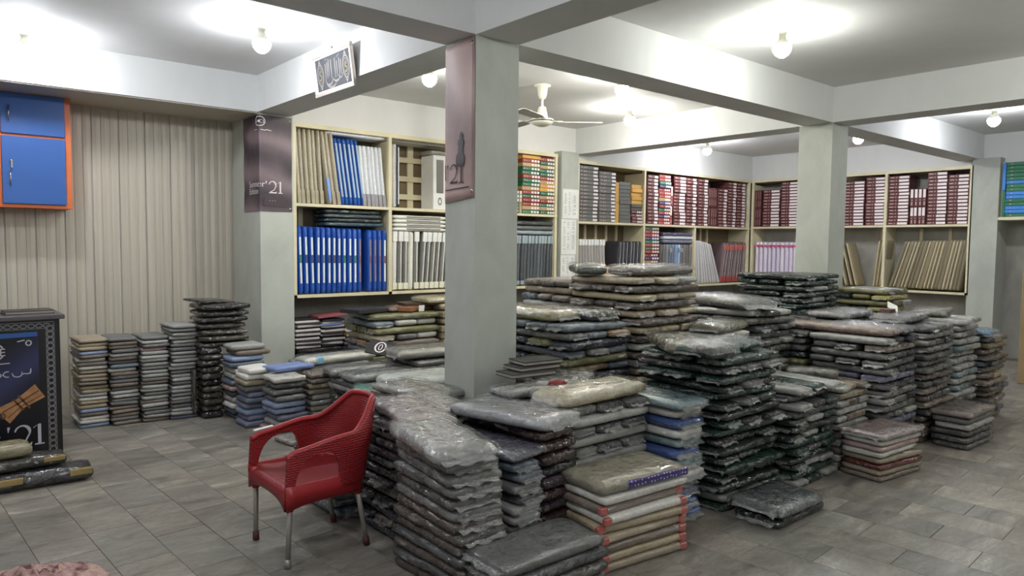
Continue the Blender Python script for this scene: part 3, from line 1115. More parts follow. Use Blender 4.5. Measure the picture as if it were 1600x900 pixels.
# bay 3 bottom: slate lengths
G4 = 'slate lengths beside the list column'
x0, x1 = ax(800, 400), ax(866, 400)
n = 13
step = (x1 - x0) / n
for i in range(n):
    upright(MA, x0 + i * step, AZB + 0.04, step * 0.9, 0.74, 0.03, random.choice([(78, 84, 88), (88, 92, 94), (70, 74, 78)]), f'slate grey length, {nth(n - 1 - i)} from right beside the list column', G4, [('film_top', 0.84, 1.0, 0.85, (150, 162, 168)), ('film_bottom', 0.02, 0.1, 0.85, (140, 150, 156))])
for k in range(3):
    o = from_mesh('lying_packet', pillow_mesh(1.05, 0.34, 0.068, k + 1, 0.7), MAT['packet'], loc=(3.425 + ax(836), YA + 0.21, AZB + 0.79 + 0.07 * k))
    setcol(o, [(150, 160, 164), (96, 100, 100), (70, 72, 74)][k], 1.25)
    tag(o, f'{["pale grey", "mid grey", "dark grey"][k]} packet lying on the slate lengths', 'fabric packet', 'packets lying on the slate lengths')
# unit B bottom
G5 = 'grey lengths right of the list column'
bpx = lambda px: bx(px, 400)
px = 906
for i in range(10):
    upright(MB_, bpx(906 + i * 4.6), BZB + 0.04, 0.055, 0.80, -0.05, (156, 152, 148), f'pale grey length, {nth(i)} from left right of the list column', G5, [('shiny_top', 0.88, 1.0, 0.9, (226, 226, 224))])
for i in range(7):
    upright(MB_, bpx(968 + i * 5.4), BZB + 0.04, 0.07, 0.78, 0.05, (54, 54, 60), f'dark garment bag, {nth(i)} from left in the first lower bay', 'dark garment bags on the lower shelf', [('piping', 0.02, 0.97, 0.12, (170, 172, 178))])
upright(MB_, bpx(953), BZB + 0.04, 0.12, 0.36, 0.0, (190, 140, 74), 'short ochre packet among the dark garment bags', None)
G6 = 'blue and grey lengths on the lower shelf'
for i in range(11):
    c, nm = [((92, 90, 90), 'grey'), ((96, 94, 92), 'grey'), ((124, 126, 130), 'grey'), ((96, 104, 118), 'slate'), ((104, 112, 124), 'slate'), ((120, 144, 172), 'pale blue'), ((150, 168, 190), 'pale blue'), ((100, 104, 114), 'slate'), ((110, 104, 100), 'taupe'), ((104, 98, 96), 'taupe'), ((112, 106, 102), 'taupe')][i]
    upright(MB_, bpx(1034 + i * 4.6), BZB + 0.04, 0.075, 0.74, 0.02, c, f'{nm} length, {nth(i)} from left beside the mixed box column', G6, [('cap', 0.8, 0.9, 0.8, (140, 142, 148))] if i in (3, 6, 7) else ())
for k in range(3):
    o = from_mesh('lying_packet', pillow_mesh(0.92, 0.34, 0.066, k, 0.6), MAT['packet'], loc=(8.05 + bpx(1064), YA + 0.21, BZB + 0.79 + 0.068 * k))
    setcol(o, [(120, 122, 136), (200, 202, 212), (84, 80, 104)][k], 1.25)
    tag(o, f'{["slate", "silver white", "dusk purple"][k]} packet lying on the blue and grey lengths', 'fabric packet', 'packets lying on blue and grey lengths')
G7 = 'silver lengths in the third lower bay'
for i in range(9):
    upright(MB_, bpx(1091 + i * 3.4) + 0.02 * i, BZB + 0.04, 0.06, 0.82, -0.05 - 0.035 * i, (170, 168, 168), f'silver grey length, {nth(i)} from left in the third lower bay', G7, [('edge', 0.03, 0.97, 0.3, (206, 206, 206))])
for i in range(8):
    upright(MB_, bpx(1129 + i * 4.6), BZB + 0.04, 0.07, 0.80, 0.16 - 0.012 * i, (92, 74, 76), f'brown length with red ends, {nth(i)} from left by the corner', 'brown and red lengths by the corner', [('red_band', 0.02, 0.16, 0.9, (150, 66, 60)), ('red_band', 0.8, 0.93, 0.9, (176, 96, 84)), ('piping', 0.16, 0.8, 0.12, (186, 178, 178))])
G8 = 'white lengths with a pink edge'
cpx = lambda px: cx(px, 400)
for i in range(13):
    upright(MC, cpx(1177 + i * 6.6), BZB + 0.06, 0.075, 0.78, 0.0, (206, 198, 216), f'white length with pink top, {nth(i)} from left at the right shelf corner', G8, [('pink_band', 0.87, 0.93, 0.95, (186, 92, 120))])
G9 = 'khaki lengths on the right lower shelf'
for i in range(5):
    upright(MC, cpx(1304 + i * 7.0) + 0.01 * i, BZB + 0.06, 0.05, 0.80, -0.20, (142, 130, 104), f'khaki length leaning left, {nth(i)} from left behind the bare column', G9, [('piping', 0.03, 0.97, 0.2, (196, 186, 158))])
for i in range(3):
    upright(MC, cpx(1362 + i * 5), BZB + 0.06, 0.05, 0.82, 0.08, (146, 134, 108), f'khaki length, {nth(i)} of three leaning on the post', G9, [('piping', 0.03, 0.97, 0.2, (190, 180, 150))])
for i in range(19):
    upright(MC, cpx(1387 + i * 5.9), BZB + 0.06, 0.062, 0.84, 0.24 - 0.006 * i, random.choice([(138, 128, 104), (150, 138, 112), (126, 118, 98)]), f'khaki length, {nth(i)} from left in the last bay of the right shelf', G9, [('piping', 0.03, 0.97, 0.18, random.choice([(196, 186, 156), (120, 112, 90)]))])

# ------------------------------------------------------------------ stacks of wrapped cloth
PK = []      # every wrapped packet before it is decided which are things of their own


def add(cx_, cy_, z, lx, ly, lz, rz, colour, cname, label, group, tilt=(0, 0), soft=0.55, keep=False, name='fabric_packet', wr=0.006, mat='packet', k=0.82, parts=()):
    PK.append(dict(p=(cx_, cy_, z), d=(lx, ly, lz), rz=rz, tilt=tilt, c=colour, label=label, group=group, soft=soft, keep=keep, name=name, wr=wr, mat=mat, k=k, parts=parts, var=random.randrange(4)))
    return PK[-1]


def pick(pal):
    return random.choice(pal)


def brick(stack, x0, x1, y0, y1, ztop, n, ends, longs, first='ends', rz=0.0, lean=(0, 0), wr=0.006, z0=0.0, wild=1.0):
    """layers of three packets laid crosswise in turn; long axis along y = their ends face the viewer"""
    w, d = x1 - x0, y1 - y0
    t = (ztop - z0) / n
    cxm, cym = (x0 + x1) / 2, (y0 + y1) / 2
    for k in range(n):
        i = n - 1 - k
        a = (i % 2 == 0) == (first == 'ends')
        ox, oy = lean[0] * k / n + random.gauss(0, 0.008 * wild), lean[1] * k / n + random.gauss(0, 0.008 * wild)
        c, s = math.cos(rz), math.sin(rz)
        for q in range(3):
            u = (q - 1) / 3
            if a:
                lxl, lyl, px, py = d, w / 3 * random.uniform(0.93, 0.965), u * w, 0
                rot = PI / 2
                where = ('left', 'middle', 'right')[q]
                col, nm = pick(ends)
            else:
                lxl, lyl, px, py = w, d / 3 * random.uniform(0.94, 0.97), 0, u * d
                rot = 0
                where = ('front', 'middle', 'rear')[q]
                col, nm = pick(longs)
            px += random.gauss(0, 0.006 * wild)
            py += random.gauss(0, 0.01 * wild)
            X = cxm + ox + px * c - py * s
            Y = cym + oy + px * s + py * c
            add(X, Y, z0 + k * t, lxl * random.uniform(0.97, 1.02), lyl, t * 0.955, rot + rz + random.gauss(0, 0.025 * wild), col, nm,
                f'{nm} packet, {where} in {down(i)} of {stack}', f'packets in the {stack}', soft=0.6, wr=wr, parts=('edge',), tilt=(random.gauss(0, 0.006 * wild), random.gauss(0, 0.005 * wild)))


def pile(stack, x0, x1, y0, y1, ztop, n, pal, rz=0.0, drz=0.0, lean=(0, 0), z0=0.0, name='flat_packet', wr=0.007, mat='packet', jit=0.008, soft=0.5, long='y', parts=(), order=None, word='packet', k_=0.82):
    """one packet per layer"""
    w, d = x1 - x0, y1 - y0
    t = (ztop - z0) / n
    for k in range(n):
        i = n - 1 - k
        col, nm = order[k % len(order)] if order else pick(pal)
        f = k / max(1, n - 1)
        r = rz + drz * f + random.gauss(0, 0.03 if jit > 0.005 else 0.012)
        tl = (random.gauss(0, 0.012), random.gauss(0, 0.008)) if name == 'folded_suit' else (0, 0)
        kk = 1.12 if mat == 'folded' else k_
        X = (x0 + x1) / 2 + lean[0] * f + random.gauss(0, jit)
        Y = (y0 + y1) / 2 + lean[1] * f + random.gauss(0, jit)
        lx, ly = (d, w) if long == 'y' else (w, d)
        add(X, Y, z0 + k * t, lx * random.uniform(0.97, 1.02), ly * random.uniform(0.97, 1.02), t * 0.985, r + (PI / 2 if long == 'y' else 0), col, nm,
            f'{nm} {word}, {("topmost" if i == 0 else ORD[min(i, 25)] + " down")} of {stack}', f'packets in the {stack}', soft=soft, name=name, wr=wr, mat=mat, parts=parts, tilt=tl, k=kk)


def C(*names):
    T = dict(charcoal=(84, 80, 76), grey=(108, 108, 106), dgrey=(74, 75, 76), lgrey=(158, 158, 154), silver=(176, 176, 172), black=(34, 33, 36), green=(22, 52, 44), dgreen=(26, 40, 36), navy=(40, 42, 54),
             maroon=(52, 28, 30), plum=(54, 40, 50), brown=(88, 78, 72), taupe=(124, 112, 102), cream=(176, 164, 132), sand=(164, 150, 124), beige=(158, 146, 126), white=(206, 204, 196), olive=(118, 116, 76), teal=(124, 142, 144),
             blue=(66, 88, 140), paleblue=(140, 154, 182), slate=(88, 97, 107), steel=(116, 126, 134), lavender=(118, 120, 142), pink=(176, 150, 146), red=(110, 44, 42), yellow=(160, 150, 80), peach=(170, 142, 112), gold=(128, 118, 94))
    N = dict(dgrey='dark grey', lgrey='light grey', dgreen='black-green', paleblue='pale blue', green='dark green', blue='bright blue', steel='blue-grey')
    return [(T[n], N.get(n, n)) for n in names]


# nearest group, left to right
pile('corner stack by the red chair', 2.00, 2.31, 2.72, 3.32, 0.71, 12, C('charcoal', 'charcoal', 'grey', 'brown', 'dgrey'), rz=0.06, drz=-0.16, lean=(-0.06, -0.04), jit=0.006, wr=0.008, parts=('flap',), soft=0.6)
add(2.06, 2.98, 0.71, 0.66, 0.34, 0.085, PI / 2 - 0.20, (150, 150, 146), 'silver', 'puffy silver packet lying on the corner stack by the red chair', None, soft=0.9, keep=True, name='flat_packet', wr=0.016, parts=('flap',))
pile('low dark stack in the very front', 2.02, 2.66, 2.36, 2.70, 0.30, 5, None, order=C('charcoal', 'brown', 'charcoal', 'dgrey', 'grey'), rz=-0.06, long='x', parts=('flap',), wr=0.009)
pile('stack with slate ends behind the corner stack', 2.35, 2.55, 2.74, 3.36, 0.62, 11, C('grey', 'dgrey', 'slate', 'lgrey', 'grey'), rz=0.04, parts=('flap',), soft=0.7)
add(2.43, 3.06, 0.62, 0.62, 0.27, 0.06, PI / 2 + 0.16, (84, 84, 98), 'slate', 'slate packet topping the stack behind the corner stack', None, keep=True, name='flat_packet')
pile('stack with maroon ends', 2.585, 2.875, 2.80, 3.42, 0.74, 11, C('maroon', 'maroon', 'plum', 'black', 'maroon'), rz=0.06, soft=0.6)
add(2.67, 3.12, 0.74, 0.70, 0.36, 0.075, PI / 2 + 0.22, (156, 156, 158), 'light grey', 'large light grey packet on top of the maroon-ended stack', None, keep=True, name='flat_packet', wr=0.008, parts=('flap',))
brick('grey brick-laid stack by the middle column', 2.91, 3.60, 2.88, 3.56, 0.80, 13, C('grey', 'grey', 'dgrey'), C('lgrey', 'silver', 'lgrey'), wr=0.004, wild=0.6)
add(3.22, 3.03, 0.80, 0.78, 0.29, 0.09, 0.03, (196, 186, 152), 'cream', 'long cream packet on top of the grey brick-laid stack', None, keep=True, name='flat_packet', soft=0.9, wr=0.01, parts=('flap',))
add(3.36, 3.40, 0.80, 0.62, 0.30, 0.075, 0.55, (150, 150, 142), 'grey', 'grey packet lying askew behind the long cream packet', None, keep=True, name='flat_packet', soft=0.8, wr=0.01)
add(2.98, 3.36, 0.80, 0.42, 0.22, 0.06, -0.1, (112, 112, 110), 'grey', 'small grey packet at the foot of the middle column', None, keep=True, name='flat_packet', soft=0.9, wr=0.01)
pile('teal and blue stack', 3.655, 3.945, 2.70, 3.30, 0.72, 11, None, order=C('blue', 'blue', 'lavender', 'lavender', 'white', 'teal', 'blue', 'teal', 'white', 'blue', 'white'), soft=0.9, wr=0.008, parts=('flap',), jit=0.012)
add(3.79, 2.98, 0.72, 0.64, 0.32, 0.06, PI / 2 - 0.05, (128, 156, 162), 'teal', 'pale teal packet topping the teal and blue stack', None, keep=True, name='flat_packet', soft=0.8, parts=('flap',))
pile('beige stack with pink tape', 2.79, 3.44, 2.47, 2.84, 0.42, 8, C('beige', 'sand', 'beige', 'taupe', 'white'), rz=-0.09, long='x', jit=0.008, wr=0.004, soft=0.5, parts=('tape',), k_=1.1)
add(3.11, 2.66, 0.42, 0.68, 0.38, 0.075, -0.09, (156, 150, 130), 'olive-beige', 'olive-beige packet with dotted purple edge on the beige stack', None, keep=True, name='flat_packet', soft=0.6, parts=('dots',))
# behind the chair
brick('dark stack behind the red chair', 2.14, 2.74, 3.38, 4.02, 0.70, 12, C('plum', 'dgrey', 'charcoal', 'maroon', 'navy'), C('black', 'plum', 'dgrey', 'brown'), first='long')
add(2.31, 3.66, 0.70, 0.74, 0.30, 0.07, PI / 2 - 0.2, (156, 144, 142), 'rosy grey', 'rosy grey packet on the dark stack behind the red chair', None, keep=True, name='flat_packet', wr=0.008, parts=('flap',))
add(2.60, 3.78, 0.70, 0.62, 0.26, 0.05, PI / 2 - 0.1, (168, 166, 160), 'silver', 'silver packet beside the rosy grey one on the dark stack', None, keep=True, name='flat_packet', wr=0.012, soft=0.8)
brick('blue stack seen through the chair arm', 2.02, 2.62, 4.08, 4.72, 0.42, 7, C('blue', 'lavender', 'navy', 'slate'), C('navy', 'plum', 'blue', 'slate'))
brick('mixed stack left of the middle column', 2.66, 2.98, 4.10, 4.74, 0.66, 11, C('grey', 'lgrey', 'taupe'), C('lgrey', 'grey'))
add(2.82, 4.36, 0.66, 0.66, 0.34, 0.06, PI / 2 + 0.15, (160, 158, 150), 'grey', 'grey packet against the left side of the middle column', None, keep=True, name='flat_packet', wr=0.01)
pile('crumpled stack behind the chair back', 2.52, 3.02, 4.86, 5.36, 0.42, 7, C('lgrey', 'dgrey', 'silver', 'black'), jit=0.02, wr=0.014)
# low stacks in the middle depth
pile('flat stack with teal packets', 3.05, 3.75, 4.86, 5.44, 0.50, 9, C('lgrey', 'grey', 'silver', 'white'), long='x', jit=0.015, wr=0.01)
add(2.98, 5.18, 0.50, 0.46, 0.30, 0.055, -0.6, (40, 120, 100), 'teal green', 'teal green packet sticking out under the clear white bag', None, keep=True, name='flat_packet', tilt=(0.0, 0.08))
add(3.42, 5.12, 0.52, 0.80, 0.50, 0.12, -0.10, (206, 212, 204), 'white', 'big clear bag of white cloth left of the middle column', None, keep=True, k=1.25, name='flat_packet', wr=0.018, soft=0.9)
pile('grey stack below the number card', 3.02, 3.66, 5.60, 6.22, 0.50, 9, C('grey', 'lgrey', 'dgrey', 'grey'), long='x', jit=0.015, wr=0.01)
add(3.30, 5.80, 0.50, 0.62, 0.30, 0.075, 0.0, (122, 126, 124), 'grey', 'grey packet with a folded rim left of the teal green one', None, keep=True, name='flat_packet', wr=0.012)
add(3.28, 6.13, 0.50, 0.62, 0.26, 0.085, -0.1, (118, 118, 112), 'dark grey', 'dark grey packet below the taped long packet', None, keep=True, name='flat_packet')
pile('stack under the taped packet', 3.02, 3.70, 6.62, 7.20, 0.53, 9, C('grey', 'silver', 'lgrey'), long='x')
add(3.36, 6.74, 0.53, 0.82, 0.26, 0.085, 0.06, (176, 176, 164), 'grey-white', 'long grey-white packet with pale blue tape by the left column', None, keep=True, k=1.1, name='flat_packet', soft=0.9, parts=('bluetape',))
pile('stack beside the number card', 3.72, 4.60, 5.75, 6.45, 0.62, 10, C('lgrey', 'silver', 'grey', 'paleblue'), long='x', jit=0.015)
add(4.02, 6.02, 0.62, 0.86, 0.44, 0.10, -0.12, (136, 134, 124), 'grey', 'big grey packet behind the number card', None, keep=True, name='flat_packet', soft=0.8, parts=('flap',))
add(4.25, 5.60, 0.50, 0.70, 0.40, 0.07, -0.2, (150, 152, 148), 'silver', 'silver packet in front of the big grey packet', None, keep=True, name='flat_packet')
pile('stack hidden by the middle column', 3.85, 4.6, 4.95, 5.60, 0.50, 9, C('lgrey', 'grey'), long='x')
# below the shelf
pile('purple stack by the left column', 3.45, 4.40, 7.95, 8.42, 0.50, 8, C('plum', 'plum', 'navy', 'pink', 'plum'), long='x', wr=0.012)
brick('brown stack under the shelf', 3.98, 4.85, 7.05, 7.72, 0.95, 12, C('lgrey', 'grey', 'sand', 'steel', 'white'), C('olive', 'peach', 'teal', 'taupe', 'gold'), first='long', wr=0.01)
brick('cream stack left of the middle column', 4.90, 5.60, 7.05, 7.72, 1.03, 12, C('cream', 'sand', 'cream'), C('cream', 'sand', 'pink'))
add(5.1, 7.3, 1.03, 0.80, 0.36, 0.08, 0.1, (190, 178, 140), 'cream', 'cream packet on the cream stack left of the middle column', None, keep=True, name='flat_packet')
add(4.5, 7.36, 0.95, 0.50, 0.22, 0.05, 0.3, (156, 134, 124), 'rosy', 'rosy packet on the right of the brown stack', None, keep=True, name='flat_packet')
# middle: tall stacks behind
brick('blue-grey stack right of the middle column', 3.60, 4.28, 3.62, 4.28, 1.17, 19, C('slate', 'steel', 'slate', 'lgrey', 'peach', 'grey'), C('navy', 'slate', 'steel', 'olive', 'navy'), wr=0.007, first='long')
brick('rear part of the blue-grey stack', 3.60, 4.28, 4.33, 4.98, 1.17, 19, C('slate', 'steel', 'lgrey', 'navy'), C('navy', 'slate', 'steel'), first='ends')
add(3.76, 4.32, 1.17, 1.02, 0.30, 0.09, PI / 2 + 0.06, (168, 160, 120), 'khaki', 'long khaki roll-like packet on the blue-grey stack', None, keep=True, name='flat_packet', soft=0.9, parts=('flap',))
add(4.08, 3.98, 1.17, 0.60, 0.28, 0.085, PI / 2, (76, 80, 72), 'dark olive', 'dark olive packet at the corner of the blue-grey stack', None, keep=True, name='flat_packet', soft=0.8, parts=('flap',))
brick('tall brown and cream stack', 4.36, 5.18, 3.62, 4.36, 1.50, 23, C('cream', 'sand', 'cream', 'silver'), C('brown', 'taupe', 'brown'), first='ends', wr=0.008)
brick('rear part of the brown and cream stack', 4.40, 5.15, 4.40, 5.05, 1.44, 22, C('sand', 'silver', 'cream'), C('brown', 'slate', 'taupe'), first='long')
add(4.82, 3.86, 1.50, 0.80, 0.32, 0.085, 0.02, (100, 94, 86), 'dark taupe', 'dark taupe packet on top of the tall brown and cream stack', None, keep=True, name='flat_packet', soft=0.9, wr=0.01, parts=('flap',))
add(4.50, 4.30, 1.50, 0.62, 0.26, 0.08, 0.9, (92, 98, 90), 'grey-green', 'grey-green packet at the left of the dark taupe top packet', None, keep=True, name='flat_packet', soft=0.9, wr=0.01)
# green
brick('near dark green stack', 4.03, 4.76, 2.62, 3.34, 1.02, 17, C('dgreen', 'dgreen', 'green', 'black', 'grey'), C('green', 'green', 'dgreen'), first='long', wr=0.010, wild=1.5)
add(4.30, 2.84, 1.02, 0.74, 0.26, 0.075, 0.05, (26, 70, 56), 'dark green', 'dark green packet with film on top of the near dark green stack', None, keep=True, name='flat_packet', soft=0.8, wr=0.01, parts=('flap',))
add(4.18, 3.12, 1.02, 0.62, 0.28, 0.08, 0.9, (110, 106, 84), 'olive', 'olive packet at the rear left on the near dark green stack', None, keep=True, name='flat_packet', soft=0.7)
add(4.05, 2.76, 1.02, 0.34, 0.24, 0.085, PI / 2 - 0.3, (42, 44, 50), 'black', 'black round-ended packet at the corner of the near dark green stack', None, keep=True, name='flat_packet', soft=0.9)
brick('lower dark green stack', 4.84, 5.50, 2.54, 3.22, 0.73, 13, C('dgreen', 'lgrey', 'dgrey', 'silver', 'green'), C('dgreen', 'green', 'dgrey', 'dgreen'), wr=0.010, wild=1.4)
pile('dark packets lying on the floor', 4.06, 4.64, 2.22, 2.54, 0.07, 1, C('black'), rz=-0.04, long='x', wr=0.01, parts=('flap',))
add(4.32, 2.38, 0.068, 0.60, 0.36, 0.072, 0.04, (88, 94, 96), 'slate', 'slate packet lying on a black one on the floor by the green stack', None, keep=True, name='flat_packet', tilt=(0.05, 0.05), parts=('flap',), wr=0.008)
add(3.02 + 1.06, 2.39, 0.0, 0.05, 0.05, 0.02, 0, (60, 60, 60), 'grey', 'hidden', None) if False else None
# right of the green stack
brick('silver-beige stack behind the pink one', 5.56, 6.06, 2.56, 3.2, 0.66, 11, C('lgrey', 'beige', 'silver', 'taupe'), C('beige', 'taupe', 'lgrey', 'silver'), wr=0.009)
add(5.86, 2.96, 0.66, 0.62, 0.4, 0.07, 0.5, (112, 110, 100), 'grey', 'grey packet leaning on the silver-beige stack', None, keep=True, name='flat_packet', tilt=(0.0, 0.12))
brick('large grey and navy stack', 6.12, 6.80, 2.46, 3.12, 1.0, 16, C('navy', 'grey', 'lgrey', 'dgrey'), C('grey', 'taupe', 'dgrey', 'lavender'), wr=0.008)
brick('rear part of grey and navy stack', 6.12, 6.80, 3.16, 3.80, 1.0, 16, C('navy', 'grey', 'lgrey', 'dgreen'), C('olive', 'dgrey', 'lgrey', 'navy'), first='long')
add(6.34, 3.10, 1.0, 1.24, 0.22, 0.075, PI / 2, (128, 104, 92), 'brown', 'long brown packet with white label on the grey and navy stack', None, keep=True, name='flat_packet', soft=0.8)
add(6.62, 2.78, 1.0, 0.62, 0.26, 0.07, PI / 2, (52, 50, 56), 'black', 'black packet at the right on the grey and navy stack', None, keep=True, name='flat_packet', soft=0.8)
brick('grey-brown stack behind the floor pile', 6.88, 7.54, 2.42, 3.08, 1.06, 17, C('brown', 'dgrey', 'grey'), C('taupe', 'brown', 'grey'), wr=0.007)
brick('rear part of the grey-brown stack', 6.88, 7.54, 3.12, 3.76, 1.06, 17, C('black', 'dgrey'), C('dgrey', 'black'))
add(7.2, 2.78, 1.06, 0.68, 0.34, 0.07, 0.1, (86, 84, 84), 'grey', 'grey packet topping the grey-brown stack', None, keep=True, name='flat_packet', parts=('flap',))
add(7.1, 3.3, 1.06, 0.64, 0.40, 0.07, 0.05, (120, 120, 120), 'silver', 'silver packet behind the scrap of card', None, keep=True, name='flat_packet')
brick('pale stack second from the right', 7.60, 8.18, 2.40, 3.05, 1.08, 17, C('lgrey', 'silver', 'grey', 'teal'), C('lgrey', 'silver', 'grey'), wr=0.012, wild=1.6)
add(7.9, 2.75, 1.08, 0.56, 0.30, 0.06, 0.2, (104, 108, 92), 'grey-green', 'grey-green packet topping the pale stack', None, keep=True, name='flat_packet')
brick('brown stack at the right end', 8.24, 8.84, 2.34, 2.98, 0.86, 14, C('brown', 'taupe', 'slate', 'sand'), C('brown', 'taupe', 'gold'), wr=0.012, wild=1.8)
add(8.5, 2.62, 0.86, 0.60, 0.26, 0.04, 0.15, (128, 116, 98), 'brown', 'brown packet topping the stack at the right end', None, keep=True, name='flat_packet')
add(8.36, 2.44, 0.90, 0.44, 0.22, 0.03, 0.1, (110, 160, 196), 'light blue', 'light blue packet sticking out of the brown stack', None, keep=True, name='flat_packet', tilt=(0.1, 0.0))
# floor piles on the right
pile('pink-white floor pile', 5.50, 6.09, 2.18, 2.50, 0.31, 7, None, order=C('taupe', 'beige', 'red', 'beige', 'white', 'pink', 'white'), rz=-0.12, long='x', wr=0.008, word='packet')
add(5.80, 2.34, 0.31, 0.62, 0.36, 0.05, -0.1, (150, 134, 130), 'mauve', 'mauve packet topping the pink-white floor pile', None, keep=True, name='flat_packet', parts=('flap',))
pile('grey floor pile', 6.95, 7.58, 2.08, 2.38, 0.28, 5, None, order=C('grey', 'dgrey', 'charcoal', 'lgrey', 'grey'), rz=-0.02, long='x', wr=0.006, word='packet')
add(7.26, 2.24, 0.28, 0.66, 0.34, 0.05, 0.0, (136, 120, 112), 'mauve-brown', 'mauve-brown packet topping the grey floor pile', None, keep=True, name='flat_packet')
# far
brick('silver stack before the bare column', 5.50, 6.15, 3.28, 3.92, 1.20, 19, C('black', 'dgrey', 'silver', 'grey'), C('grey', 'dgrey', 'silver', 'charcoal'), wr=0.011, wild=1.6)
brick('rear part of the silver stack', 5.45, 6.10, 3.97, 4.60, 1.20, 19, C('dgrey', 'silver', 'grey'), C('grey', 'dgrey'), wr=0.01)
add(5.76, 3.70, 1.20, 0.85, 0.42, 0.10, 1.2, (96, 98, 96), 'dark grey', 'shiny dark grey packet on top of the silver stack', None, keep=True, name='flat_packet', soft=0.9, wr=0.015, parts=('flap',))
pile('white stack behind the near green stack', 4.85, 5.45, 3.28, 3.58, 1.05, 14, C('white', 'silver', 'lgrey'), long='x', wr=0.012)
add(5.18, 3.42, 1.05, 0.62, 0.30, 0.08, 0.2, (120, 118, 96), 'olive', 'olive packet in clear film on the white stack', None, keep=True, name='flat_packet', soft=0.9, parts=('flap',))
brick('far green stack by the bare column', 7.10, 7.95, 3.72, 4.50, 1.46, 24, C('green', 'dgreen', 'dgreen', 'lgrey'), C('green', 'green', 'dgreen'), wr=0.010, wild=1.5)
brick('olive stack right of the bare column', 8.12, 8.72, 3.28, 3.88, 1.30, 20, C('olive', 'gold', 'dgrey', 'lgrey'), C('yellow', 'olive', 'dgreen'), wr=0.009)
# against the left wall: thin folded suits
L1 = C('taupe', 'beige', 'lgrey', 'white', 'sand')
for i, (nm, x, pal, n) in enumerate((('first wall stack beside the counter', 1.20, L1 + L1 + C('paleblue'), 23), ('second wall stack from the counter', 1.452, C('grey', 'lgrey', 'grey', 'taupe', 'steel', 'lgrey', 'silver'), 23),
                                     ('third wall stack from the counter', 1.704, C('lgrey', 'grey', 'silver', 'steel', 'taupe', 'lgrey', 'pink'), 23), ('fourth wall stack from the counter', 1.956, C('grey', 'lgrey', 'silver', 'lgrey', 'lavender', 'grey'), 25))):
    pile(nm, x, x + 0.243, 7.56 - 0.05 * i, 8.0 - 0.05 * i, (0.83, 0.83, 0.83, 0.93)[i], n, pal, name='folded_suit', mat='folded', wr=0.005, jit=0.007, word='folded suit')
pile('blue-grey stack by the left column', 2.40, 2.74, 7.02, 7.36, 0.74, 13, None, order=C('slate', 'slate', 'white', 'lgrey', 'dgrey', 'pink', 'slate', 'lgrey', 'white', 'slate', 'paleblue', 'taupe', 'lgrey'), name='folded_suit', mat='folded', wr=0.008, jit=0.012, word='folded suit')
pile('lavender stack before the left column', 2.40, 2.66, 6.66, 6.95, 0.56, 10, None, order=C('lavender', 'lavender', 'paleblue', 'lavender', 'slate', 'lavender', 'grey', 'beige', 'white', 'white'), name='folded_suit', mat='folded', wr=0.008, jit=0.01, word='folded suit')
pile('grey and blue stack left of the chair', 2.52, 2.83, 6.28, 6.58, 0.52, 9, None, order=C('pink', 'lgrey', 'lavender', 'paleblue', 'paleblue', 'grey', 'grey', 'dgrey', 'white'), name='folded_suit', mat='packet', wr=0.010, jit=0.012, word='folded suit')
pile('taupe stack behind the chair', 2.87, 3.12, 6.28, 6.58, 0.52, 10, C('taupe', 'beige', 'lgrey'), name='folded_suit', mat='packet', wr=0.009, jit=0.008, word='folded suit')
add(2.80, 6.62, 0.525, 0.42, 0.26, 0.05, 0.15, (126, 146, 196), 'pale blue', 'pale blue folded suit laid across two low stacks before the left column', None, keep=True, name='folded_suit', mat='folded')
add(2.70, 5.98, 0.0, 0.5, 0.3, 0.05, 0.1, (160, 156, 150), 'silver', 'silver packet on the floor in front of the grey and blue stack', None, keep=True, name='folded_suit', mat='packet')
BLK = [((44, 38, 34), 'black'), ((36, 33, 31), 'black'), ((64, 56, 48), 'dark brown')]
pile('black stack by the wall panels', 2.20, 2.40, 7.26, 7.62, 0.70, 11, BLK, name='folded_suit', mat='packet', wr=0.010, jit=0.010, word='garment bag')
pile('black upper stack by the wall panels', 2.19, 2.66, 7.27, 7.72, 1.13, 6, BLK, name='folded_suit', mat='packet', wr=0.014, jit=0.010, z0=0.75, word='garment bag', soft=0.9)
add(2.43, 7.50, 0.695, 0.50, 0.44, 0.055, 0.0, (40, 36, 33), 'black', 'black garment bag draped between the lower and upper black stacks', None, keep=True, name='folded_suit', mat='packet')
add(2.36, 7.55, 1.13, 0.40, 0.30, 0.03, 0.3, (36, 32, 30), 'black', 'thin black cover on the very top of the black bags', None, keep=True, name='folded_suit', mat='packet', tilt=(0.05, 0.06))
add(2.165, 7.46, 0.26, 0.44, 0.26, 0.035, 0.0, (62, 54, 48), 'dark brown', 'dark garment bag standing on edge between black stack and pale stack', None, keep=True, name='folded_suit', mat='packet', tilt=(0.0, -PI / 2))

# ---- which packets does the viewpoint see, and how large
verts, faces, owner = [], [], []


def pk_matrix(q):
    return Matrix.Translation(q['p']) @ Matrix.Rotation(q['rz'], 4, 'Z') @ Matrix.Rotation(q['tilt'][1], 4, 'Y') @ Matrix.Rotation(q['tilt'][0], 4, 'X')


def bvh_box(M, ext, who):
    b = len(verts)
    x0, x1, y0, y1, z0, z1 = ext
    for z in (z0, z1):
        for y in (y0, y1):
            for x in (x0, x1):
                verts.append(M @ Vector((x, y, z)))
    for f in ((0, 2, 3, 1), (4, 5, 7, 6), (0, 1, 5, 4), (2, 6, 7, 3), (0, 4, 6, 2), (1, 3, 7, 5)):
        faces.append(tuple(b + i for i in f))
        owner.append(who)


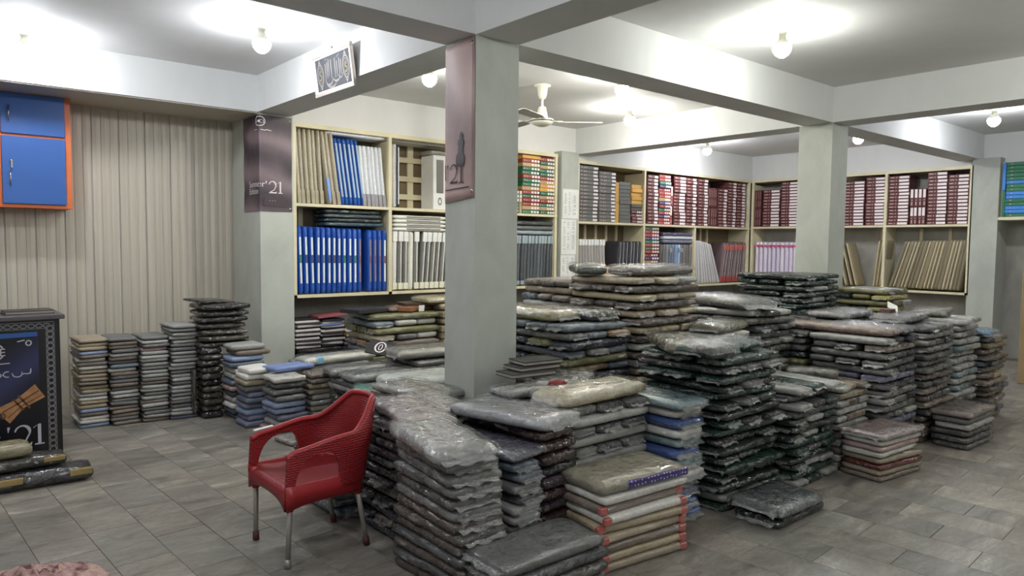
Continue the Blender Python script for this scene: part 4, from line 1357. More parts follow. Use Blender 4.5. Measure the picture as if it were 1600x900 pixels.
for i, q in enumerate(PK):
    a, b, c = q['d']
    bvh_box(pk_matrix(q), (-a / 2 + 0.004, a / 2 - 0.004, -b / 2 + 0.004, b / 2 - 0.004, 0.003, c - 0.003), i)
for ext in COLUMNS.values():
    bvh_box(Matrix(), (*ext, 0, BZ), -1)
tree = BVHTree.FromPolygons(verts, faces)
seen = [0] * len(PK)
eye = Vector((0, 0, EYE))
STEP = 4
for py in range(400, 900, STEP):
    for px in range(0, 1600, STEP):
        h = tree.ray_cast(eye, ray(px + 2, py + 2).normalized())
        if h[2] is not None and owner[h[2]] >= 0:
            seen[owner[h[2]]] += 1
by_name = {}
for i, q in enumerate(PK):
    by_name.setdefault(q['name'], []).append(i)
chosen = set()
for nm, ids in by_name.items():
    ids = [i for i in ids if seen[i] >= 2 or PK[i]['keep']]
    ids.sort(key=lambda i: -(seen[i] + (10000 if PK[i]['keep'] else 0)))
    chosen.update(ids[:296])

_flap = {}


def flap_mesh(w, h, var):
    """a crumpled tail of clear film at a packet's end"""
    k = (round(w, 2), round(h, 2), var)
    if k not in _flap:
        bm = bmesh.new()
        nx, ny = 8, 3
        g = [[None] * (ny + 1) for _ in range(nx + 1)]
        L = 0.05
        for i in range(nx + 1):
            for j in range(ny + 1):
                u, v = i / nx, j / ny
                nv = noise.noise_vector(Vector((u * 5 + var * 9, v * 3, var)))
                g[i][j] = bm.verts.new((v * L * (0.8 + 0.4 * nv.x), (u - 0.5) * w * (0.96 - 0.1 * v), h * (0.55 - 0.45 * v) + nv.z * 0.012 * (0.3 + v)))
        for i in range(nx):
            for j in range(ny):
                bm.faces.new((g[i][j], g[i + 1][j], g[i + 1][j + 1], g[i][j + 1]))
        bmesh.ops.solidify(bm, geom=list(bm.faces), thickness=0.0015)
        me = bpy.data.meshes.new('wrapper_flap')
        bm.to_mesh(me)
        bm.free()
        me.polygons.foreach_set('use_smooth', [True] * len(me.polygons))
        me.materials.append(MAT['flap'])
        _flap[k] = me
    return _flap[k]


_wrap = {}


def wrapper_mesh(a, b, c, var):
    """loose clear film lying over a packet, creased, its rim hanging down the sides"""
    k = (round(a, 2), round(b, 2), round(c, 2), var)
    if k not in _wrap:
        bm = bmesh.new()
        nx, ny = 34, 18
        g = []
        for i in range(nx + 1):
            row = []
            for j in range(ny + 1):
                u, v = 2 * i / nx - 1, 2 * j / ny - 1
                x, y = u * (a / 2 + 0.016), v * (b / 2 + 0.012)
                nv = noise.noise_vector(Vector((x * 7 + var * 5, y * 7, var * 3)))
                q = Vector((x * 11 + nv.x * 1.6 + var, y * 11 + nv.y * 1.6, 2.0))
                ridge = (1 - abs(noise.noise(q)) * 2.2) ** 3
                e = max(abs(u), abs(v))
                z = c + 0.006 + 0.011 * max(0, ridge) + 0.004 * nv.z
                rim = max(0, (e - 0.86) / 0.14)
                z -= c * 0.62 * rim ** 2
                row.append(bm.verts.new((x + nv.x * 0.006 * rim, y + nv.y * 0.006 * rim, z)))
            g.append(row)
        for i in range(nx):
            for j in range(ny):
                bm.faces.new((g[i][j], g[i + 1][j], g[i + 1][j + 1], g[i][j + 1]))
        me = bpy.data.meshes.new('loose_wrapper')
        bm.to_mesh(me)
        bm.free()
        me.polygons.foreach_set('use_smooth', [True] * len(me.polygons))
        me.materials.append(MAT['film_loose'])
        _wrap[k] = me
    return _wrap[k]


MAT['pinktape'] = plain('pink_check_tape', (170, 96, 90), 0.4, k=1.0)
MAT['bluetape'] = plain('pale_blue_tape', (120, 170, 196), 0.4, k=1.2)


def dots_material():
    t = NT('purple_dotted_border')
    tc = t.n('ShaderNodeTexCoord')
    vo = t.n('ShaderNodeTexVoronoi', i_Scale=40.0, i_Randomness=0.3)
    t.l(tc.outputs['Object'], vo.inputs['Vector'])
    t.l(t.ramp(vo.outputs['Distance'], [(0.20, rgb((176, 166, 206))), (0.27, rgb((50, 34, 100)))]), t.b.inputs['Base Color'])
    t.b.inputs['Coat Weight'].default_value = 0.8
    return t.m


MAT['dots'] = dots_material()


def add_parts(o, q):
    a, b, c = q['d']
    for pt in q['parts']:
        if pt == 'flap':
            for s in (1, -1):
                f = bpy.data.objects.new('wrapper_flap', flap_mesh(b * 0.9, c * 0.8, random.randrange(3)))
                f.location = (s * (a / 2 - 0.012), 0, c * 0.08)
                f.rotation_euler = (0, 0, 0 if s > 0 else PI)
                f.parent = o
                link(f)
        elif pt == 'edge':
            if q.get('seen', 0) < 26:
                continue
            for s in (1, -1):
                f = bpy.data.objects.new('wrapper_flap', flap_mesh(b * 0.85, c * 0.9, random.randrange(3)))
                f.location = (s * (a / 2 - 0.016), 0, c * 0.1)
                f.rotation_euler = (0, 0, 0 if s > 0 else PI)
                f.parent = o
                link(f)
        elif pt == 'tape' and random.random() < 0.75:
            for s in (-0.47, 0.44):
                nbox('tape', (a * s - 0.026, a * s + 0.026, -b / 2 - 0.004, -b / 2 + 0.03, c * 0.08, c * 0.86), MAT['pinktape'], o, 0.006)
        elif pt == 'bluetape':
            nbox('tape', (-a * 0.30 - 0.04, -a * 0.30 + 0.04, -b / 2 - 0.003, -b / 2 + 0.10, 0.012, c + 0.001), MAT['bluetape'], o, 0.01)
        elif pt == 'dots':
            nbox('dotted_border', (-a * 0.22, a * 0.49, -b / 2 - 0.004, -b / 2 + 0.03, 0.010, c * 0.80), MAT['dots'], o, 0.008)


mass = {}
for i, q in enumerate(PK):
    a, b, c = q['d']
    q['seen'] = seen[i]
    if i in chosen:
        rd = lambda v, s: round(v / s) * s
        me = pillow_mesh(rd(a, 0.02), rd(b, 0.01), rd(c, 0.004) if c < 0.05 else rd(c, 0.005), q['var'], q['soft'], q['wr'])
        if me.materials and me.materials[0] != MAT[q['mat']]:
            kk = (me.name, q['mat'])
            if kk not in _pm:
                _pm[kk] = me.copy()
                _pm[kk].materials.clear()
                _pm[kk].materials.append(MAT[q['mat']])
            me = _pm[kk]
        if not me.materials:
            me.materials.append(MAT[q['mat']])
        o = bpy.data.objects.new(q['name'], me)
        o.matrix_world = pk_matrix(q)
        o.scale = (1, 1, c / max(v.co.z for v in me.vertices) if False else 1)
        setcol(o, q['c'], q['k'] * random.uniform(0.86, 1.14))
        link(o)
        tag(o, q['label'], 'fabric packet' if q['name'] != 'folded_suit' else 'folded suit', q['group'])
        if q['parts']:
            add_parts(o, q)
        if q['keep'] and q['name'] == 'flat_packet' and 'dots' not in q['parts']:
            f = bpy.data.objects.new('loose_wrapper', wrapper_mesh(a, b, c, q['var']))
            f.parent = o
            link(f)
    else:
        mass.setdefault('m', []).append(q)
# the packets nobody can see apart, one mesh
bm = bmesh.new()
cl = bm.loops.layers.float_color.new('Col')
for q in mass.get('m', []):
    a, b, c = q['d']
    v0 = len(bm.verts)
    b2 = bmesh.new()
    box(b2, -a / 2, a / 2, -b / 2, b / 2, 0.002, c - 0.002, None)
    bevel_all(b2, min(0.012, c * 0.3))
    b2.transform(pk_matrix(q))
    col = rgb(q['c'], q['k'])
    vm = {v: bm.verts.new(v.co) for v in b2.verts}
    for f in b2.faces:
        nf = bm.faces.new([vm[v] for v in f.verts])
        for lp in nf.loops:
            lp[cl] = col
    b2.free()
o = finish('packet_mass', bm, MAT['packet_mass'])
tag(o, 'remaining wrapped packets deep inside and behind the stacks', kind='stuff')
print('PACKETS', len(PK), {k: (len(v), sum(i in chosen for i in v)) for k, v in by_name.items()})

# ------------------------------------------------------------------ red armchair


def weave_material():
    t = NT('red_woven_plastic')
    tc = t.n('ShaderNodeTexCoord')
    br = t.n('ShaderNodeTexBrick', i_Scale=1.0, i_Mortar_Size=0.012, i_Brick_Width=0.034, i_Row_Height=0.013, i_Mortar_Smooth=0.6)
    t.l(tc.outputs['UV'], br.inputs['Vector'])
    t.b.inputs['Base Color'].default_value = rgb((142, 30, 34), 1.2)
    t.b.inputs['Roughness'].default_value = 0.4
    br.inputs['Mortar Size'].default_value = 0.004
    t.l(t.bump(t.math('SUBTRACT', 1.0, br.outputs['Fac']), 0.6, 0.003), t.b.inputs['Normal'])
    t.l(t.mix(br.outputs['Fac'], rgb((142, 30, 34), 1.2), rgb((100, 20, 24), 1.1)), t.b.inputs['Base Color'])
    return t.m


MAT['weave'] = weave_material()
MAT['red'] = plain('red_plastic', (138, 30, 34), 0.40, k=1.2, var=0.03)

chair = empty('armchair', (1.50, 3.87, 0), 'red woven-look plastic armchair with grey metal legs in front of the stacks', 'chair')
# local frame: x towards the back, y across, z up


def sst(a, b, x):
    t_ = max(0, min(1, (x - a) / (b - a)))
    return t_ * t_ * (3 - 2 * t_)


HW = 0.262


def plan(s):
    """U-shaped path of the shell, s from -1 (one arm's front) to 1"""
    a = abs(s)
    if a > 0.5:
        f = (a - 0.5) / 0.5
        return Vector((0.33 * (1 - f), math.copysign(HW - 0.012 * f, s)))
    q = s / 0.5 * PI / 2
    return Vector((0.33 + 0.20 * math.cos(q) ** 0.8, HW * math.copysign(abs(math.sin(q)) ** 0.75, s)))


def ztop(s):
    a = abs(s)
    arm = 0.628 + 0.05 * (1 - sst(0.45, 1.0, a)) - 0.02 * sst(0.93, 1.0, a)
    return arm + (0.835 - arm) * (1 - sst(0.20, 0.47, a))


def zbot(s):
    a = abs(s)
    seat = 0.40
    q = (a - 0.73) / 0.20
    if abs(q) < 1:
        return seat + (ztop(s) - 0.05 - seat) * (1 - abs(q) ** 3.2) ** 0.5
    return seat


def shell_pt(s, v, off=0.0):
    z0, z1 = zbot(s), ztop(s)
    z = z0 + (z1 - z0) * v
    p = plan(s)
    h = max(0, (z - 0.42) / 0.42)
    back = 1 - sst(0.30, 0.62, abs(s))
    lean = 0.105 * h ** 1.3 * back + 0.03 * h * (1 - back)
    narrow = 1 - 0.36 * (max(0, (z - 0.62) / 0.215) ** 1.1) * (1 - sst(0.38, 0.56, abs(s)))
    return Vector((p.x + lean, p.y * narrow, z))


bm = bmesh.new()
uvl = bm.loops.layers.uv.new('UVMap')
NS, NV = 120, 14
g = []
uvs = {}
for i in range(NS + 1):
    s = -1 + 2 * i / NS
    row = []
    for j in range(NV + 1):
        v = bm.verts.new(shell_pt(s, j / NV))
        uvs[v] = (s * 0.75, v.co.z)
        row.append(v)
    g.append(row)
for i in range(NS):
    for j in range(NV):
        f = bm.faces.new((g[i][j], g[i + 1][j], g[i + 1][j + 1], g[i][j + 1]))
        for lp in f.loops:
            lp[uvl].uv = uvs[lp.vert]
o = finish('back_and_arms', bm, MAT['weave'], chair, smooth=True)
m = o.modifiers.new('thick', 'SOLIDIFY')
m.thickness = 0.022
m.offset = 1
m = o.modifiers.new('round', 'BEVEL')
m.width = 0.007
m.segments = 2
m.limit_method = 'ANGLE'
m.angle_limit = 0.9
# rolled rim along the top edge
bm = bmesh.new()
tube(bm, [shell_pt(-1 + 2 * i / 90, 1.0) + Vector((0, 0, -0.006)) for i in range(91)], 0.0165, 10)
finish('rim', bm, MAT['red'], chair, smooth=True)
# seat: dished pan with a rolled front edge and skirt
bm = bmesh.new()
uvl = bm.loops.layers.uv.new('UVMap')
NX, NY = 22, 22
g = []
for i in range(NX + 1):
    u = i / NX
    row = []
    for j in range(NY + 1):
        w = 2 * j / NY - 1
        x = -0.005 + 0.50 * u
        half = HW - 0.006
        if x > 0.33:
            k = min(1, (x - 0.33) / 0.19)
            half *= max(0.08, (1 - k ** 2.2) ** 0.5)
        y = w * half
        z = 0.452 - 0.03 * math.sin(PI * min(1, u * 1.1)) * (1 - w * w * 0.7) - 0.045 * (1 - sst(0.0, 0.12, u)) ** 2 - 0.012 * u
        row.append(bm.verts.new((x, y, z)))
    g.append(row)
for i in range(NX):
    for j in range(NY):
        f = bm.faces.new((g[i][j], g[i + 1][j], g[i + 1][j + 1], g[i][j + 1]))
        for lp in f.loops:
            lp[uvl].uv = (lp.vert.co.x, lp.vert.co.y)
# front skirt
sk = [bm.verts.new((-0.004 + 0.012 * (1 - (2 * j / NY - 1) ** 2), (2 * j / NY - 1) * (HW - 0.004), 0.352 - 0.035 * abs(2 * j / NY - 1) ** 4 + 0.012 * (1 - (2 * j / NY - 1) ** 2))) for j in range(NY + 1)]
for j in range(NY):
    f = bm.faces.new((sk[j], g[0][j], g[0][j + 1], sk[j + 1]))
    for lp in f.loops:
        lp[uvl].uv = (lp.vert.co.z, lp.vert.co.y)
o = finish('seat', bm, MAT['weave'], chair, smooth=True)
m = o.modifiers.new('thick', 'SOLIDIFY')
m.thickness = 0.014
m.offset = -1
# side skirts below the arms
for s in (-1, 1):
    bm = bmesh.new()
    top, bot = [], []
    for i in range(13):
        x = 0.50 * i / 12
        y = s * (HW + 0.002 if x < 0.33 else HW * max(0.2, (1 - ((x - 0.33) / 0.21) ** 2.2) ** 0.5))
        top.append(bm.verts.new((x, y, 0.452)))
        bot.append(bm.verts.new((x + 0.005, y * 1.01, 0.345 - 0.03 * (abs(i - 6) / 6) ** 3)))
    for i in range(12):
        bm.faces.new((top[i], top[i + 1], bot[i + 1], bot[i]))
    o = finish('skirt', bm, MAT['red'], chair, smooth=True)
    m = o.modifiers.new('thick', 'SOLIDIFY')
    m.thickness = 0.02
    m.offset = 0
feet = [((0.035, -0.245), (0.02, -0.24)), ((0.035, 0.245), (0.03, 0.24)), ((0.44, -0.21), (0.50, -0.235)), ((0.44, 0.21), (0.51, 0.205))]
for (tx, ty), (fx, fy) in feet:
    bm = bmesh.new()
    tube(bm, [(tx, ty, 0.40), (fx, fy, 0.0)], [0.0155, 0.0135], 12)
    leg = finish('leg', bm, MAT['steel'], chair, smooth=True)
    bm = bmesh.new()
    k = 0.05 / 0.40
    tube(bm, [(fx + (tx - fx) * k, fy + (ty - fy) * k, 0.05), (fx, fy, 0.0)], [0.018, 0.019], 12)
    finish('rubber_foot', bm, MAT['rubber'] if fx > 0.2 or fy > 0 else MAT['steel'], leg, smooth=True)
    bm = bmesh.new()
    tube(bm, [(tx + (tx - fx) * 0.12, ty + (ty - fy) * 0.1, 0.44), (fx + (tx - fx) * 0.78, fy + (ty - fy) * 0.78, 0.312)], [0.035, 0.021], 12)
    finish('leg_socket', bm, MAT['red'], chair, smooth=True)
st = Matrix.Translation((0.09, 0.266, 0.648)) @ Matrix.Rotation(-0.10, 4, 'Y')
bm = bmesh.new()
box(bm, -0.055, 0.06, -0.012, 0.014, 0.0, 0.004, st)
stk = finish('sticker', bm, MAT['paper'], chair)

# ------------------------------------------------------------------ ceiling fan
fan = empty('ceiling_fan', (5.63, 6.13, CZ), 'white three-blade ceiling fan behind the middle column', 'fan')
bm = bmesh.new()
lathe(bm, [(0.018, -0.16), (0.035, -0.155), (0.05, -0.11), (0.062, -0.02), (0.095, -0.012), (0.095, 0.0), (0, 0)], 20)
finish('canopy', bm, MAT['white_enamel'], fan, True)
bm = bmesh.new()
lathe(bm, [(0.014, -0.27), (0.014, -0.14)], 12)
finish('downrod', bm, MAT['white_enamel'], fan, True)
bm = bmesh.new()
lathe(bm, [(0.0, -0.47), (0.05, -0.465), (0.11, -0.44), (0.135, -0.41), (0.13, -0.385), (0.07, -0.375), (0.06, -0.33), (0.045, -0.25), (0.02, -0.235), (0.0, -0.235)], 24)
finish('motor', bm, MAT['white_enamel'], fan, True)
bm = bmesh.new()
lathe(bm, [(0.1365, -0.413), (0.138, -0.408), (0.1365, -0.402)], 24)
finish('motor_ring', bm, MAT['black'], fan, True)
for ang in (-40, 80, 200):
    bm = bmesh.new()
    R = Matrix.Rotation(math.radians(ang), 4, 'Z') @ Matrix.Rotation(0.2, 4, 'X')
    vs = []
    for x, w in ((0.19, 0.045), (0.3, 0.058), (0.68, 0.066), (0.70, 0.055)):
        vs.append([R @ Vector((x, -w, -0.41 - 0.0 * x)), R @ Vector((x, w, -0.41))])
    a = [[bm.verts.new(p) for p in r] for r in vs]
    b = [[bm.verts.new(p + Vector((0, 0, 0.006))) for p in r] for r in vs]
    for q in range(3):
        bm.faces.new((a[q][0], a[q][1], a[q + 1][1], a[q + 1][0]))
        bm.faces.new((b[q][0], b[q + 1][0], b[q + 1][1], b[q][1]))
        for e in (0, 1):
            bm.faces.new((a[q][e], a[q + 1][e], b[q + 1][e], b[q][e]))
    bm.faces.new((a[3][0], a[3][1], b[3][1], b[3][0]))
    bm.faces.new((a[0][0], a[0][1], b[0][1], b[0][0]))
    bl = finish('blade', bm, MAT['blade'], fan)
    bm = bmesh.new()
    box(bm, 0.10, 0.24, -0.02, 0.02, -0.403, -0.395, R)
    finish('bracket', bm, MAT['white_enamel'], bl)

# ------------------------------------------------------------------ framed calligraphy on the beam
FM = Matrix.Translation((3.008, 6.36, 3.09)) @ Matrix.Rotation(0.16, 4, 'Y')
# local: u along -y (left to right as seen), w up, out = -x
fr = empty('framed_calligraphy', (3.008, 6.36, 3.09), 'silver framed calligraphy on dark velvet hanging on the picture beam', 'picture', rot=(0, -0.13, 0))
FW, FH = 0.75, 0.37


def fmap(out):
    return lambda x, y: Vector((-out, -x, y))


def fbox(name, x0, x1, z0, z1, o0, o1, mat):
    return nbox(name, (-o1, -o0, -x1, -x0, z0, z1), mat, fr, 0.003)


fbox('backing', 0.02, FW - 0.02, 0.02, FH - 0.02, 0.004, 0.016, MAT['slate'])
for a in ((0, FW, 0, 0.03), (0, FW, FH - 0.03, FH), (0, 0.03, 0.03, FH - 0.03), (FW - 0.03, FW, 0.03, FH - 0.03)):
    fbox('frame_rail', *a, 0.0, 0.032, MAT['silver'])
for a in ((0.03, FW - 0.03, 0.03, 0.044), (0.03, FW - 0.03, FH - 0.044, FH - 0.03), (0.03, 0.044, 0.044, FH - 0.044), (FW - 0.044, FW - 0.03, 0.044, FH - 0.044)):
    fbox('inner_rail', *a, 0.012, 0.022, MAT['paper'])


def ribbon(pts, wid):
    """flat stroke polygon list along 2D points with tapering width"""
    out = []
    P2 = [Vector(p) for p in pts]
    for i in range(len(P2) - 1):
        d = (P2[i + 1] - P2[i])
        if d.length < 1e-6:
            continue
        n_ = Vector((-d.y, d.x)).normalized()
        w0, w1 = (wid[i], wid[i + 1]) if hasattr(wid, '__len__') else (wid, wid)
        out.append([tuple(P2[i] + n_ * w0), tuple(P2[i + 1] + n_ * w1), tuple(P2[i + 1] - n_ * w1), tuple(P2[i] - n_ * w0)])
    return out


def arc(cx_, cy_, rx, ry, a0, a1, n=14):
    return [(cx_ + rx * math.cos(a0 + (a1 - a0) * i / n), cy_ + ry * math.sin(a0 + (a1 - a0) * i / n)) for i in range(n + 1)]


MAT['thread'] = plain('silver_thread', (128, 124, 120), 0.5, metal=0.2)
MAT['goldthread'] = plain('gold_thread', (140, 128, 84), 0.5, metal=0.2)
for cxm in (0.13, 0.62):
    rb = ribbon(arc(cxm, 0.185, 0.058, 0.092, 0, 2 * PI, 24), 0.006) + ribbon(arc(cxm, 0.185, 0.04, 0.07, 0, 2 * PI, 20), 0.003)
    for s in (1, -1):
        rb += [[(cxm - 0.028, 0.185 + s * 0.09), (cxm, 0.185 + s * 0.14), (cxm + 0.028, 0.185 + s * 0.09), (cxm, 0.185 + s * 0.105)]]
    poly_obj('medallion', rb, fmap(0.018), MAT['thread'], fr)
    rb = ribbon([(cxm - 0.02, 0.15), (cxm, 0.14), (cxm + 0.02, 0.16), (cxm + 0.015, 0.18), (cxm - 0.015, 0.19), (cxm - 0.005, 0.225)], 0.005) + ribbon([(cxm + 0.012, 0.20), (cxm + 0.012, 0.235)], 0.004)
    poly_obj('medallion_script', rb, fmap(0.019), MAT['goldthread'], fr)
rb = []
for x, h0, h1 in ((0.235, 0.13, 0.27), (0.27, 0.14, 0.28), (0.30, 0.15, 0.30), (0.345, 0.13, 0.29), (0.42, 0.12, 0.29), (0.455, 0.13, 0.26), (0.50, 0.12, 0.28), (0.53, 0.14, 0.26)):
    rb += ribbon([(x + 0.006, h1), (x, (h0 + h1) / 2), (x - 0.004, h0)], [0.007, 0.008, 0.004])
rb += ribbon(arc(0.29, 0.135, 0.07, 0.055, PI, 2 * PI), [0.003 + 0.006 * math.sin(PI * i / 14) for i in range(15)])
rb += ribbon(arc(0.43, 0.125, 0.06, 0.03, PI, 2 * PI), [0.003 + 0.006 * math.sin(PI * i / 14) for i in range(15)])
rb += ribbon(arc(0.33, 0.11, 0.10, 0.055, PI, 1.9 * PI), [0.002 + 0.006 * math.sin(PI * i / 14) for i in range(15)])
rb += ribbon(arc(0.51, 0.14, 0.035, 0.03, -PI, 0.2), 0.005)
rb += ribbon([(0.46, 0.29), (0.52, 0.31)], 0.003) + ribbon([(0.24, 0.30), (0.28, 0.31)], 0.003)
poly_obj('calligraphy', rb, fmap(0.018), MAT['thread'], fr)
nbox('hanger', (-0.012, 0.0, -FW / 2 - 0.015, -FW / 2 + 0.015, FH, FH + 0.03), MAT['steel'], fr)

# ------------------------------------------------------------------ posters


def poster_material(name, cols, scale=2.2, rot=0.6):
    t = NT(name)
    g_ = t.n('ShaderNodeNewGeometry')
    mp = t.n('ShaderNodeMapping')
    mp.inputs['Rotation'].default_value = (rot, rot * 0.4, rot)
    t.l(g_.outputs['Position'], mp.inputs['Vector'])
    wv = t.n('ShaderNodeTexWave', i_Scale=scale * 0.55, i_Distortion=9.0, i_Detail=2.0, i_Detail_Scale=0.7)
    t.l(mp.outputs[0], wv.inputs['Vector'])
    no = t.n('ShaderNodeTexNoise', i_Scale=2.6, i_Detail=3.0)
    t.l(g_.outputs['Position'], no.inputs['Vector'])
    f_ = t.math('ADD', t.math('MULTIPLY', wv.outputs['Fac'], 0.5), t.math('MULTIPLY', no.outputs[0], 0.5))
    t.l(t.ramp(f_, [(0.22, rgb(cols[0])), (0.5, rgb(cols[1])), (0.8, rgb(cols[2]))]), t.b.inputs['Base Color'])
    t.b.inputs['Roughness'].default_value = 0.55
    return t.m


MAT['poster_dark'] = poster_material('dusky_poster', ((58, 48, 54), (92, 78, 84), (132, 114, 118)), 1.3, 1.1)
MAT['poster_pink'] = poster_material('dusty_pink_poster', ((128, 104, 102), (164, 138, 134), (190, 166, 160)), 1.1, 0.5)
MAT['poster_ink'] = plain('dark_poster_ink', (52, 40, 42), 0.6)
MAT['poster_white'] = plain('white_poster_ink', (226, 218, 220), 0.6)
TWO = ribbon(arc(0.0, 0.30, 0.13, 0.14, PI * 0.95, -PI * 0.12, 12), [0.014, 0.016, 0.016, 0.015, 0.014, 0.016, 0.02, 0.026, 0.03, 0.03, 0.026, 0.02, 0.015])
TWO += ribbon([(0.125, 0.26), (0.06, 0.13), (-0.13, 0.02)], [0.016, 0.014, 0.012]) + [[(-0.15, 0.0), (0.15, 0.0), (0.17, 0.07), (0.15, 0.07), (0.13, 0.045), (-0.12, 0.045)]]
ONE = [[(-0.03, 0.03), (0.03, 0.03), (0.03, 0.44), (-0.03, 0.42)], [(-0.09, 0.0), (0.09, 0.0), (0.08, 0.03), (-0.08, 0.03)], [(-0.03, 0.42), (0.03, 0.44), (0.0, 0.445), (-0.11, 0.38), (-0.105, 0.365)]]
APOS = [[(-0.02, 0.44), (0.03, 0.44), (0.0, 0.33), (-0.012, 0.33)]]


def year21(x, y, s):
    out = []
    for pl in APOS:
        out.append([(x + a * s, y + b * s) for a, b in pl])
    for pl in TWO:
        out.append([(x + (0.24 + a) * s, y + b * s) for a, b in pl])
    for pl in ONE:
        out.append([(x + (0.54 + a) * s, y + b * s) for a, b in pl])
    return out


# tall poster on the middle column's left face (faces -x)
tp = empty('hanging_poster', (X1 - 0.004, 4.30, 2.07), 'tall dusty pink poster reading 21 on the left face of the middle column', 'poster')
bm = bmesh.new()
n1, n2 = 10, 24
g = []
for i in range(n1 + 1):
    row = []
    for j in range(n2 + 1):
        u, v = i / n1, j / n2
        bulge = 0.004 * math.sin(u * PI) + 0.05 * math.sin(v * 7 + u * 5) * u * (1 - u) * max(0, v - 0.35)
        row.append(bm.verts.new((-0.004 - max(0, bulge), -0.345 * u, (0.03 * (1 - u) * -1 if j == 0 else 0) + 1.08 * v + (0.035 * (u - 0.5) if j == n2 else 0))))
    g.append(row)
for i in range(n1):
    for j in range(n2):
        bm.faces.new((g[i][j], g[i + 1][j], g[i + 1][j + 1], g[i][j + 1]))
o = finish('sheet', bm, MAT['poster_pink'], tp, True)
m = o.modifiers.new('t', 'SOLIDIFY')
m.thickness = 0.002
pmf = lambda out: (lambda x, y: Vector((-out, -x, y)))
poly_obj('year', year21(0.045, 0.105, 0.30), pmf(0.0135), MAT['poster_ink'], tp)
bm = bmesh.new()
M = Matrix.Translation((-0.0125, -0.19, 0.22)) @ Matrix.Rotation(0.05, 4, 'X') @ Matrix.Diagonal((0.02, 1, 1, 1))
lathe(bm, [(0.0, 0), (0.042, 0.004), (0.05, 0.03), (0.048, 0.075), (0.036, 0.088), (0.028, 0.095), (0.03, 0.125), (0.024, 0.135), (0.034, 0.15), (0.036, 0.17), (0.026, 0.188), (0.014, 0.196), (0.02, 0.21), (0.016, 0.225), (0.008, 0.232), (0.0, 0.245)], 16, M)
finish('chess_piece_print', bm, plain('chess_print', (70, 66, 70), 0.6), tp, True)
poly_obj('small_print', ribbon([(0.02, 0.06), (0.30, 0.075)], 0.004) + ribbon([(0.02, 0.13), (0.02, 0.24)], 0.006), pmf(0.0135), MAT['poster_ink'], tp)
for (u, z) in ((0.325, 0.045), (0.325, 1.05)):
    bm = bmesh.new()
    lathe(bm, [(0.006, 0), (0.012, 0), (0.013, 0.004), (0.006, 0.005)], 12, Matrix.Translation((-0.006, -u, z)) @ Matrix.Rotation(-PI / 2, 4, 'Y'))
    finish('eyelet', bm, MAT['chrome'], tp, True)

# dark poster wrapped round the left column's corner
CLX, CLY = X1 + 0.015, Y2
wp = empty('wrapped_poster', (CLX, CLY, 2.09), 'dusky poster wrapped round the corner of the left column', 'poster')


def wmap(out):
    def f(x, y):
        # x < 0 on the left face (towards +y), x > 0 on the front face
        if x < 0:
            return Vector((-out, -x, y))
        return Vector((x, -out, y))
    return f


bm = bmesh.new()
cols_ = [-0.45, -0.38, -0.3, -0.22, -0.15, -0.08, -0.03, 0.0, 0.03, 0.08, 0.14, 0.20, 0.26, 0.32, 0.365]
g = []
for x in cols_:
    row = []
    for j in range(21):
        z = 1.055 * j / 20
        out = 0.006 + 0.006 * abs(math.sin(z * 7 + x * 11)) * min(1, abs(x) * 12)
        p = Vector((-0.006, -0.006, z)) if x == 0 else wmap(out)(x, z)
        row.append(bm.verts.new(p))
    g.append(row)
for i in range(len(cols_) - 1):
    for j in range(20):
        bm.faces.new((g[i][j], g[i + 1][j], g[i + 1][j + 1], g[i][j + 1]))
o = finish('sheet', bm, MAT['poster_dark'], wp, False)
m = o.modifiers.new('t', 'SOLIDIFY')
m.thickness = 0.002


def wtext(name, s, size, x, y, mat=None, out=0.016):
    mp = wmap(out)
    return text_obj(name, s, size, lambda a, b: mp(x + a, y + b), mat or MAT['poster_white'], wp)


wtext('lettering', 'Summer', 0.095, -0.27, 0.268)
wtext('lettering', 'Edition', 0.095, -0.27, 0.19)
poly_obj('year', year21(0.065, 0.20, 0.30), wmap(0.016), MAT['poster_white'], wp)
rb = ribbon(arc(0.0, 0.985, 0.06, 0.05, 0, 2 * PI, 28), 0.005)
poly_obj('emblem_ring', [[p for p in pl] for pl in rb], wmap(0.016), MAT['poster_white'], wp)
wtext('emblem_lettering', 'FACE', 0.055, -0.068, 0.965)
poly_obj('small_script', ribbon([(-0.10, 0.895), (-0.02, 0.893)], 0.003) + ribbon([(0.01, 0.893), (0.06, 0.889), (0.075, 0.897), (0.13, 0.888)], 0.004), wmap(0.016), MAT['poster_white'], wp)
poly_obj('print_shadow', [[(0.03, 0.06), (0.30, 0.05), (0.33, 0.07), (0.25, 0.155), (0.05, 0.16)]], wmap(0.0145), plain('dark_cloth_print', (66, 54, 60), 0.6), wp)
wtext('small_lettering', '. . .', 0.06, 0.10, 0.115, out=0.017)
for z in (0.03, 1.02):
    bm = bmesh.new()
    lathe(bm, [(0.006, 0), (0.014, 0), (0.015, 0.004), (0.006, 0.005)], 12, Matrix.Translation((0.345, -0.012, z)) @ Matrix.Rotation(PI / 2, 4, 'X'))
    finish('eyelet', bm, MAT['chrome'], wp, True)

